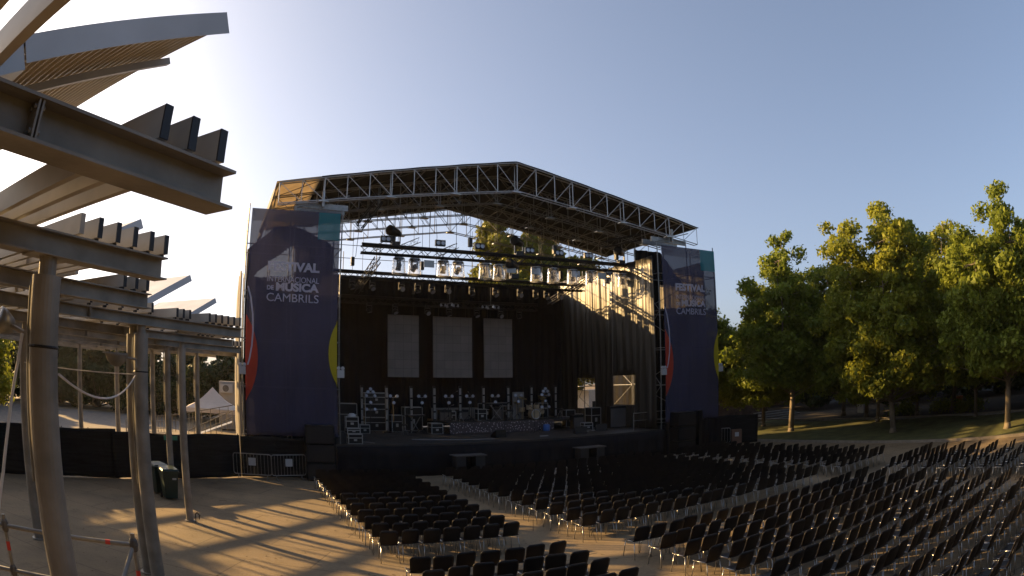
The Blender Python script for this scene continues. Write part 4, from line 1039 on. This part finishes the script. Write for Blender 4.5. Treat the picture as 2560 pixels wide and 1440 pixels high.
def mic(label, x, y, z, h, rz):
    t = thing('microphone_stand', label, 'microphone stand', (x, y, z), rz, 'microphone stands')
    MB().tube((0, 0, .1), (0, 0, h), .011, 6).build('pole', 'black_truss', t)
    MB().tube((0, 0, h), (.45, 0, h + .2), .009, 6).build('boom', 'black_truss', t)
    for k in range(3):
        a = k * 2.094; MB().tube((0, 0, .2), (.32 * math.cos(a), .32 * math.sin(a), .01), .009, 5).build('leg', 'black_truss', t)
    MB().lathe((.45, 0, h + .2), [(0, -.02), (.014, 0), (.02, .1), (.028, .15), (0, .18)], 8, (1, 0, .3)).build('microphone', 'galv_dark', t)
for i, (x, y, z, h, rz) in enumerate([(14.0, 30.6, FZ, 1.2, 1.0), (15.6, 30.4, FZ, 1.3, 2.0), (16.0, 30.6, FZ, 1.1, .4), (11.2, 32.0, FZ, 1.3, .2), (12.0, 33.2, FZ + .6, 1.4, .5), (13.2, 33.2, FZ + .6, 1.35, 1.5)]):
    mic('slim black microphone stand on the stage, %s when counted from the front centre' % ORD[i], x, y, z, h, rz)
# drum kit
dk = thing('drum_kit', 'pale drum kit on the right end of the riser', 'drum kit', (16.8, 33.0, FZ + .6))
MB().lathe((0, -.2, .3), [(0, -.22), (.27, -.22), (.28, .22), (0, .2)], 20, (0, -1, 0)).build('bass_drum', 'drum_wood', dk, smooth=False)
MB().lathe((0, -.43, .3), [(.24, 0), (.28, .0), (.28, .03), (.24, .03)], 24, (0, -1, 0)).build('drum_hoop', 'white_plastic', dk)
for x, y, z, r in ((-.25, -.1, .68, .17), (.2, -.1, .7, .17), (.6, .2, .4, .22), (-.5, .3, .55, .18)):
    MB().lathe((x, y, z), [(0, -.12), (r, -.12), (r, .12), (0, .12)], 18).tube((x, y + .05, 0), (x, y + .05, z - .12), .012, 6).build('drum', 'drum_wood', dk)
for x, y, z, r in ((-.6, 0, 1.2, .24), (.62, 0, 1.25, .26), (-.8, .35, .95, .18), (.9, .4, 1.1, .2)):
    MB().lathe((x, y, z), [(0, .03), (.05, .02), (r, 0)], 20, (.15, -.3, 1)).tube((x, y, 0), (x, y, z), .01, 6).build('cymbal', 'cymbal', dk)
MB().box(-1.0, -.3, .45, .5, 0, 1.55).build('acoustic_shield', 'wall', dk)
MB().lathe((17.0, 31.7, FZ + .0), [(0, 0), (.17, 0), (.2, .1), (.19, .3), (.15, .36), (0, .36)], 14).build('blue_bucket', 'blue', label='bright blue bucket in front of the perforated riser front', cat='bucket')
for i, (x, y, w_, h, z) in enumerate([(12.2, 33.9, .55, .5, .6), (13.9, 33.6, .5, .62, .6), (14.5, 34.4, .6, .9, .6), (15.7, 34.2, .5, .75, .6), (18.0, 34.2, .6, .85, .6), (9.2, 34.3, .6, .9, 0), (7.2, 33.2, .5, .45, 0), (19.5, 33.6, .6, 1.0, 0), (20.3, 34.3, .9, .7, 0), (18.9, 30.6, .5, .4, 0)]):
    flight_case('small stage case among the backline, %s of the low row' % ORD[i], x, y, FZ + z, w_, .5, h, .1 * (i % 3 - 1), 'small backline cases')
def keyboard(label, x, y, z, w_, rz=0):
    t = thing('keyboard', label, 'keyboard', (x, y, z), rz, 'keyboards on the riser')
    MB().box(-w_ / 2, w_ / 2, -.16, .16, .88, .97).build('body', 'black_plastic', t)
    MB().box(-w_ / 2 + .06, w_ / 2 - .06, -.155, .0, .972, .98).build('keys', 'white_plastic', t)
    MB().bar((-w_ * .3, -.02, .87), (w_ * .25, -.02, .01), .035, .035).bar((w_ * .3, .02, .87), (-w_ * .25, .02, .01), .035, .035).build('stand', 'galv', t)
keyboard('black keyboard on crossed stand toward the middle of the riser', 14.6, 33.0, FZ + .6, 1.3)
keyboard('shorter keyboard on crossed stand left of the riser', 10.0, 33.2, FZ, 1.1, .3)
for i, (x, y) in enumerate([(12.3, 32.6), (15.3, 32.7), (18.2, 32.3), (9.0, 31.9)]):
    t = thing('stool', 'small round topped stool on the stage, %s from the left' % ORD[[1, 2, 3, 0][i]], 'stool', (x, y, FZ + (.6 if 11.6 < x < 19 and y > 32.1 else 0)), 0, 'stools on stage')
    MB().lathe((0, 0, .5), [(0, 0), (.17, 0), (.18, .03), (.16, .07), (0, .07)], 14).build('seat', 'black_plastic', t)
    for k in range(3): MB().tube((0, 0, .48), (.22 * math.cos(k * 2.1), .22 * math.sin(k * 2.1), 0), .012, 5).build('leg', 'galv', t)
for i in range(7):
    x = 5.8 + i * 2.2; rs_i = random.Random(i); pts = [Vector((x + rs_i.uniform(-.5, .5) + .45 * k, 30.6 + 1.1 * math.sin(k * 1.1 + i), FZ + .012)) for k in range(6)]
    MB().path(pts, .012, 5).build('stage_cable', 'galv_dark', label='loose grey cable snaking over the stage deck, %s from the left' % ORD[i], cat='cable', group='loose cables on the deck')
# cables and papers lying on the deck
MB().path([(5.9, 28.3, FZ + .02), (6.3, 28.0, FZ + .02), (6.45, 27.7, FZ + .02)], .02, 6).build('floor_cable', 'case_edge', label='short pale tube lying on the deck near the front left cases', cat='tube')
MB().path([(8.6, 29.2, FZ + .02), (10.2, 28.7, FZ + .02), (11.6, 28.4, FZ + .02), (12.4, 28.3, FZ + .02)], .018, 6).build('floor_cable', 'galv', label='long pale cable lying along the stage front', cat='cable')
for i, (x, y) in enumerate([(15.2, 28.6), (19.0, 29.9), (18.2, 29.5)]):
    o = MB().box(-.2, .2, -.08, .08, 0, .025).build('set_list', 'white_plastic', label='pale flat sheet lying on the stage deck, %s from the left' % ['first', 'last', 'second'][i], cat='sheet'); o.location = (x, y, FZ + .001); o.rotation_euler = (0, 0, .3 * i)
# side rails on the right
t = thing('guard_rail', 'thin pale guard rail at the right edge of the stage', 'railing', (WR, 28.2, FZ))
MB().tube((-1.2, 0, .9), (1.2, 0, .93), .02, 6).tube((-1.2, 0, .5), (1.2, 0, .5), .016, 6).build('rail', 'galv', t)
MB().tube((-1.2, 0, 0), (-1.2, 0, .93), .02, 6).build('post', 'galv', t)

# sub stacks and speaker stack in front of the left tower
def sub(label, x, y, z, w_, h, d=.8):
    t = thing('speaker_cabinet', label, 'loudspeaker', (x, y, z), R(-3), 'black speaker cabinets')
    MB().box(-w_ / 2, w_ / 2, -d / 2, d / 2, .02, h).build('cabinet', 'black_plastic', t)
    MB().box(-w_ / 2 + .06, w_ / 2 - .06, -d / 2 - .02, -d / 2 - .003, .08, h - .06).build('grille', 'black_truss', t)
for k in range(3):
    sub('black speaker cabinet in the left front stack, %s from the bottom' % ORD[k], 3.8, 26.5, k * .78, 1.2, .76)
for k in range(3):
    sub('black speaker cabinet in the right front stack, %s from the bottom' % ORD[k], 22.6, 26.7, k * .78, 1.2, .76)
t = thing('speaker_stand', 'slim black post rising left of the right banner foot', 'post', (24.0, 26.9, 0))
MB().box(-.12, .12, -.12, .12, .02, 2.3).build('post_body', 'black_plastic', t); MB().box(-.3, .3, -.3, .3, 0, .02).build('base_plate', 'black_plastic', t)
for i, (x, lab) in enumerate([(10.4, 'left'), (16.6, 'right')]):
    t = thing('front_monitor_table', 'dark low table unit in front of the stage skirt, %s one' % lab, 'table', (x, 26.6, 0), 0, 'dark table units before the stage')
    MB().box(-.75, .75, -.35, .35, .93, .98).build('table_top', 'screen', t)
    for sx in (-.45, .45): MB().box(sx - .22, sx + .22, -.3, .3, .0, .925).build('cabinet', 'deck', t)

# ------------------------------------------------------------------ backstage left: tent, container, ramp rails
t = thing('canopy_tent', 'white peaked canopy tent beyond the black fence', 'tent', (-1.3, 45, 0))
ap = (0, 0, 3.35)
e = [(-1.95, -1.7, 1.95), (1.85, -1.7, 1.9), (1.85, 1.9, 1.95), (-1.95, 1.9, 1.95)]
cn = MB()
for i in range(4):
    a, b = Vector(e[i]), Vector(e[(i + 1) % 4]); A = Vector(ap)
    def fn(u, v, a=a, b=b, A=A):
        p = a.lerp(b, u).lerp(A, v); p.z -= .18 * math.sin(math.pi * v); return tuple(p)
    cn.sheet(fn, 8, 8)
    cn.quad(a, b, b - Vector((0, 0, .28)), a - Vector((0, 0, .28)))
thick(cn.build('canopy', 'tent', t), .01)
for q in e: MB().tube((q[0], q[1], 0), q, .025, 8).build('pole', 'galv', t)
t = thing('site_container', 'cream site container with an air conditioner behind the tent', 'container', (1.4, 50.2, 0))
MB().box(-2.3, 2.6, -.5, 2, .1, 3.75).build('body', 'container', t)
ac = MB().box(-2.2, -1.2, -.8, -.51, 2.9, 3.55).build('air_conditioner', 'white_plastic', t)
MB().lathe((-1.75, -.805, 3.22), [(.0, 0), (.24, 0), (.26, .02), (.26, .0)], 18, (0, -1, 0)).build('fan_grille', 'galv_dark', ac)
MB().box(.2, 1.1, -.53, -.502, .3, 2.5).build('door', 'container', t); MB().box(.3, .9, -.56, -.503, 2.85, 3.2).build('sign_plate', 'orange', t)
M['dull_rail'] = mat('dull ramp rail', (.14, .125, .10), .5, .3)
t = thing('access_ramp', 'pale metal ramp with railings beyond the black fence', 'ramp', (0, 0, 0))
for k, (a, b) in enumerate([((-2.6, 36.5, 1.0), (.1, 37.2, 2.2)), ((-3.6, 38.5, 1.7), (1.0, 39.5, 2.6)), ((-5.2, 38.8, 1.5), (-3.6, 38.5, 1.7))]):
    mb = MB(); a = Vector(a); b = Vector(b)
    mb.tube(a, b, .03, 6); mb.tube(a - Vector((0, 0, .35)), b - Vector((0, 0, .35)), .02, 6)
    for i in range(9):
        p = a.lerp(b, i / 8); mb.tube((p.x, p.y, max(0, p.z - 1.0)), p, .02, 6)
    mb.build('railing', 'dull_rail', t)
MB().add([(-2.7, 37.0, .5), (.1, 37.7, 1.5), (.1, 39.2, 1.5), (-2.7, 38.5, .5)], [(0, 1, 2, 3)]).build('ramp_deck', 'galv', t)
for i, (x, y) in enumerate([(-6.0, 36.5), (-4.6, 36.9)]):
    tt = thing('pallet_cage', 'small rail cage standing beyond the fence, %s one' % ('left', 'right')[i], 'cage', (x, y, 0), .2, 'rail cages beyond the fence')
    f = MB()
    for sx in (-.6, .6):
        for sy in (-.4, .4): f.tube((sx, sy, 0), (sx, sy, 1.35), .025, 6)
    for z in (.7, 1.0, 1.35):
        for sy in (-.4, .4): f.tube((-.6, sy, z), (.6, sy, z), .02, 6)
    f.build('frame', 'galv', tt); MB().box(-.55, .55, -.38, .38, .3, .6).build('load', 'wall', tt)
# backstage right, seen through the curtain openings: pale truck, scaffold, white wall
t = thing('parked_truck', 'pale sunlit truck seen through the left curtain opening', 'truck', (33.5, 51.5, 0), R(20))
MB().box(-3.5, 2.5, -1.2, 1.2, .9, 3.3).build('box_body', 'van_white', t); MB().box(2.6, 4.4, -1.15, 1.15, .6, 2.6).build('cab', 'van_white', t)
MB().box(-3.2, 4.3, -1.0, 1.0, .5, .85).build('chassis', 'black_plastic', t); MB().box(-3.0, 2.0, -1.22, -1.205, 1.6, 2.3).build('side_stripe', 'window_glass', t)
for sx in (-2.4, 3.4):
    for sy in (-1, 1): MB().tube((sx, sy * 1.15, .45), (sx, sy * .9, .45), .45, 18).build('wheel', 'tyre', t)
tw = tower('sunlit scaffold tower outside the right side of the stage', 26.2, 28.6, 36.4, 39.6, 9.0, GT)
drape('scrim_wall', (27.2, 41.8, 0), (33.5, 39.4, 0), 0.05, 6.5, 'tan_tarp', 'sunlit pale tarpaulin seen through the right curtain opening', 'tarpaulin', 1.5, .08, seed=14)

# ------------------------------------------------------------------ chairs
PX, PY = .5, .8545
CW = .44
def chair_meshes():
    W_ = CW / 2
    sh = MB()                                   # seat shell (front at y=+.42, back at 0)
    def seat(u, v):
        x = (u - .5) * 2; y = v
        return (x * W_ * (1 - .06 * v * v), .02 + y * .40, .435 + .018 * x * x - .012 * math.sin(v * 3.1) - (.02 * max(0, v - .85) / .15))
    sh.sheet(seat, 4, 4); seatm = sh.mesh('seat', 'chair_shell', True)
    bk = MB()
    def back(u, v):
        x = (u - .5) * 2
        narrow = 1 - .10 * (1 - v) - .05 * v ** 4
        z = .43 + v * .385 - .05 * abs(x) ** 7 * v ** 2
        y = .035 - .095 * v - .012 * math.sin(v * 3) + .03 * x * x
        return (x * W_ * narrow, y, z)
    bk.sheet(back, 8, 6); backm = bk.mesh('backrest', 'chair_shell', True)
    legs = []
    for sx in (-1, 1):
        for fr in (0, 1):
            x = sx * (W_ - .03); m = MB()
            if fr: m.path([(x, .2, .425), (x, .36, .42), (x, .395, .40), (x + sx * .03, .43, .0)], .0115, 5)
            else: m.path([(x, .2, .425), (x, .06, .42), (x, .03, .39), (x + sx * .03, -.06, .0)], .0115, 5)
            legs.append(m.mesh('leg', 'chrome', True))
    rim = MB(); rim.path([(-W_ - .006, .05, .445), (-W_ - .006, .40, .445), (-W_ + .02, .425, .44)], .011, 5).path([(W_ + .006, .05, .445), (W_ + .006, .40, .445), (W_ - .02, .425, .44)], .011, 5)
    rim.tube((-W_ + .03, .1, .418), (W_ - .03, .1, .418), .009, 5); rim.tube((-W_ + .03, .33, .414), (W_ - .03, .33, .414), .009, 5)
    return seatm, backm, legs, rim.mesh('seat_frame', 'chrome', True)
seatm, backm, legm, rimm = chair_meshes()
for me in (seatm, backm):
    pass
proto = thing('stacking_chair', 'x', 'chair', (0, 0, 0), 0, 'black plastic chairs set out in rows')
for nm, me in [('seat', seatm), ('backrest', backm)] + [('leg', m_) for m_ in legm] + [('seat_frame', rimm)]:
    o = bpy.data.objects.new(nm, me); C.objects.link(o); o.parent = proto
    if nm in ('seat', 'backrest'): thick(o, .014, 0)
blocks = []     # key, name, x of first chair centre, count, y of row 0, direction, rows
def rowsof(key, name, xl, n, y0, dy, rows, left=True):
    for k in range(rows):
        for i in range(n): blocks.append((xl + CW / 2 + i * PX, y0 + k * dy, key, name, i, k))
xAr = 6.69
rowsof('A', 'front left block', xAr - 6 * PX - CW, 7, 13.83, PY, 13)
rowsof('B', 'front centre block', 8.44, 20, 13.83, PY, 13)
rowsof('G', 'front right block', 19.92, 7, 13.83, PY, 13)
rowsof('E', 'rear left block', 6.66 - 6 * PX - CW, 7, 11.553, -PY, 6)
rowsof('C', 'rear centre block', 8.44, 20, 11.553, -PY, 13)
rowsof('D', 'rear right block', 20.1, 8, 11.553, -PY, 13)
vis = []
for c in blocks:
    if c[1] < 1.0: continue
    ok = False
    for dx, dy, z in ((0, 0, .8), (-.2, .4, .45), (.2, 0, .8), (0, 0, 0)):
        u, v = project(c[0] + dx, c[1] + dy, z)
        if -5 < u < 2565 and -5 < v < 1445: ok = True
    if ok: vis.append((math.hypot(c[0], c[1]), c))
vis.sort()
rr = random.Random(5)
n_ind = 0; rest = []
used = False
front_rows = {'A': 'counted from the rear', 'B': 'counted from the rear', 'G': 'counted from the rear'}
for d, (x, y, key, name, i, k) in vis:
    jx, jy, jr = rr.gauss(0, .014), rr.gauss(0, .032), rr.gauss(0, .055)
    if rr.random() < .03: jr += rr.choice((-1, 1)) * rr.uniform(.12, .3); jy += rr.uniform(-.08, .08)
    if n_ind < 300:
        ch = proto if not used else copy_tree(proto)
        used = True; n_ind += 1
        ch.location = (x + jx, y + jy, 0); ch.rotation_euler = (0, 0, jr)
        side = 'rearmost' if key in 'ABG' else 'foremost'
        ordrow = (side if k == 0 else '%s %s' % (ORD[k], side)) + ' row'
        ch['label'] = 'black chair, %s from the left, %s, %s' % (ORD[i], ordrow, name)
    else: rest.append((x + jx, y + jy, jr))
print('chairs visible', len(vis), 'individual', n_ind, 'rest', len(rest))
# the remaining chairs as one mesh
parts = [(seatm, 0), (backm, 0), (rimm, 1)] + [(m_, 1) for m_ in legm]
V0 = []; F0 = []; MI = []
for me, mi in parts:
    o = len(V0); V0 += [tuple(v.co) for v in me.vertices]
    for p in me.polygons: F0.append([q + o for q in p.vertices]); MI.append(mi)
V0 = np.array(V0); nv = len(V0); lens = np.array([len(f) for f in F0]); flat = np.concatenate([np.array(f) for f in F0])
Vs = []; 
for x, y, a in rest:
    ca, sa = math.cos(a), math.sin(a)
    Vs.append(np.c_[V0[:, 0] * ca - V0[:, 1] * sa + x, V0[:, 0] * sa + V0[:, 1] * ca + y, V0[:, 2]])
if rest:
    N = len(rest); me = bpy.data.meshes.new('distant_chairs')
    Vall = np.concatenate(Vs); me.vertices.add(len(Vall)); me.vertices.foreach_set('co', Vall.ravel())
    lp = np.concatenate([flat + nv * j for j in range(N)]); me.loops.add(len(lp)); me.loops.foreach_set('vertex_index', lp)
    ll = np.tile(lens, N); ls = np.concatenate([[0], np.cumsum(ll)[:-1]])
    me.polygons.add(len(ll)); me.polygons.foreach_set('loop_start', ls); me.polygons.foreach_set('loop_total', ll)
    me.materials.append(M['chair_shell']); me.materials.append(M['chrome'])
    me.polygons.foreach_set('material_index', np.tile(MI, N)); me.update(calc_edges=True); me.validate()
    o = bpy.data.objects.new('distant_chairs', me); C.objects.link(o)
    tag(o, 'dark mass of more distant black chairs in rows before the stage', 'chairs', 'black plastic chairs set out in rows', 'stuff')

# ------------------------------------------------------------------ haze box added to lift the blacks, like a lens veil
hm = bpy.data.materials.new('thin veil haze'); hm.use_nodes = True
_n = hm.node_tree.nodes; _n.remove(_n['Principled BSDF'])
pv = _n.new('ShaderNodeVolumePrincipled'); pv.inputs['Color'].default_value = (.95, .92, .9, 1); pv.inputs['Density'].default_value = HAZE
pv.inputs['Anisotropy'].default_value = .45
hm.node_tree.links.new(pv.outputs[0], _n['Material Output'].inputs['Volume'])
M['haze'] = hm
MB().box(-70, 85, -35, 95, -1, 21).build('haze', 'haze', kind='stuff')
S.cycles.volume_bounces = 0
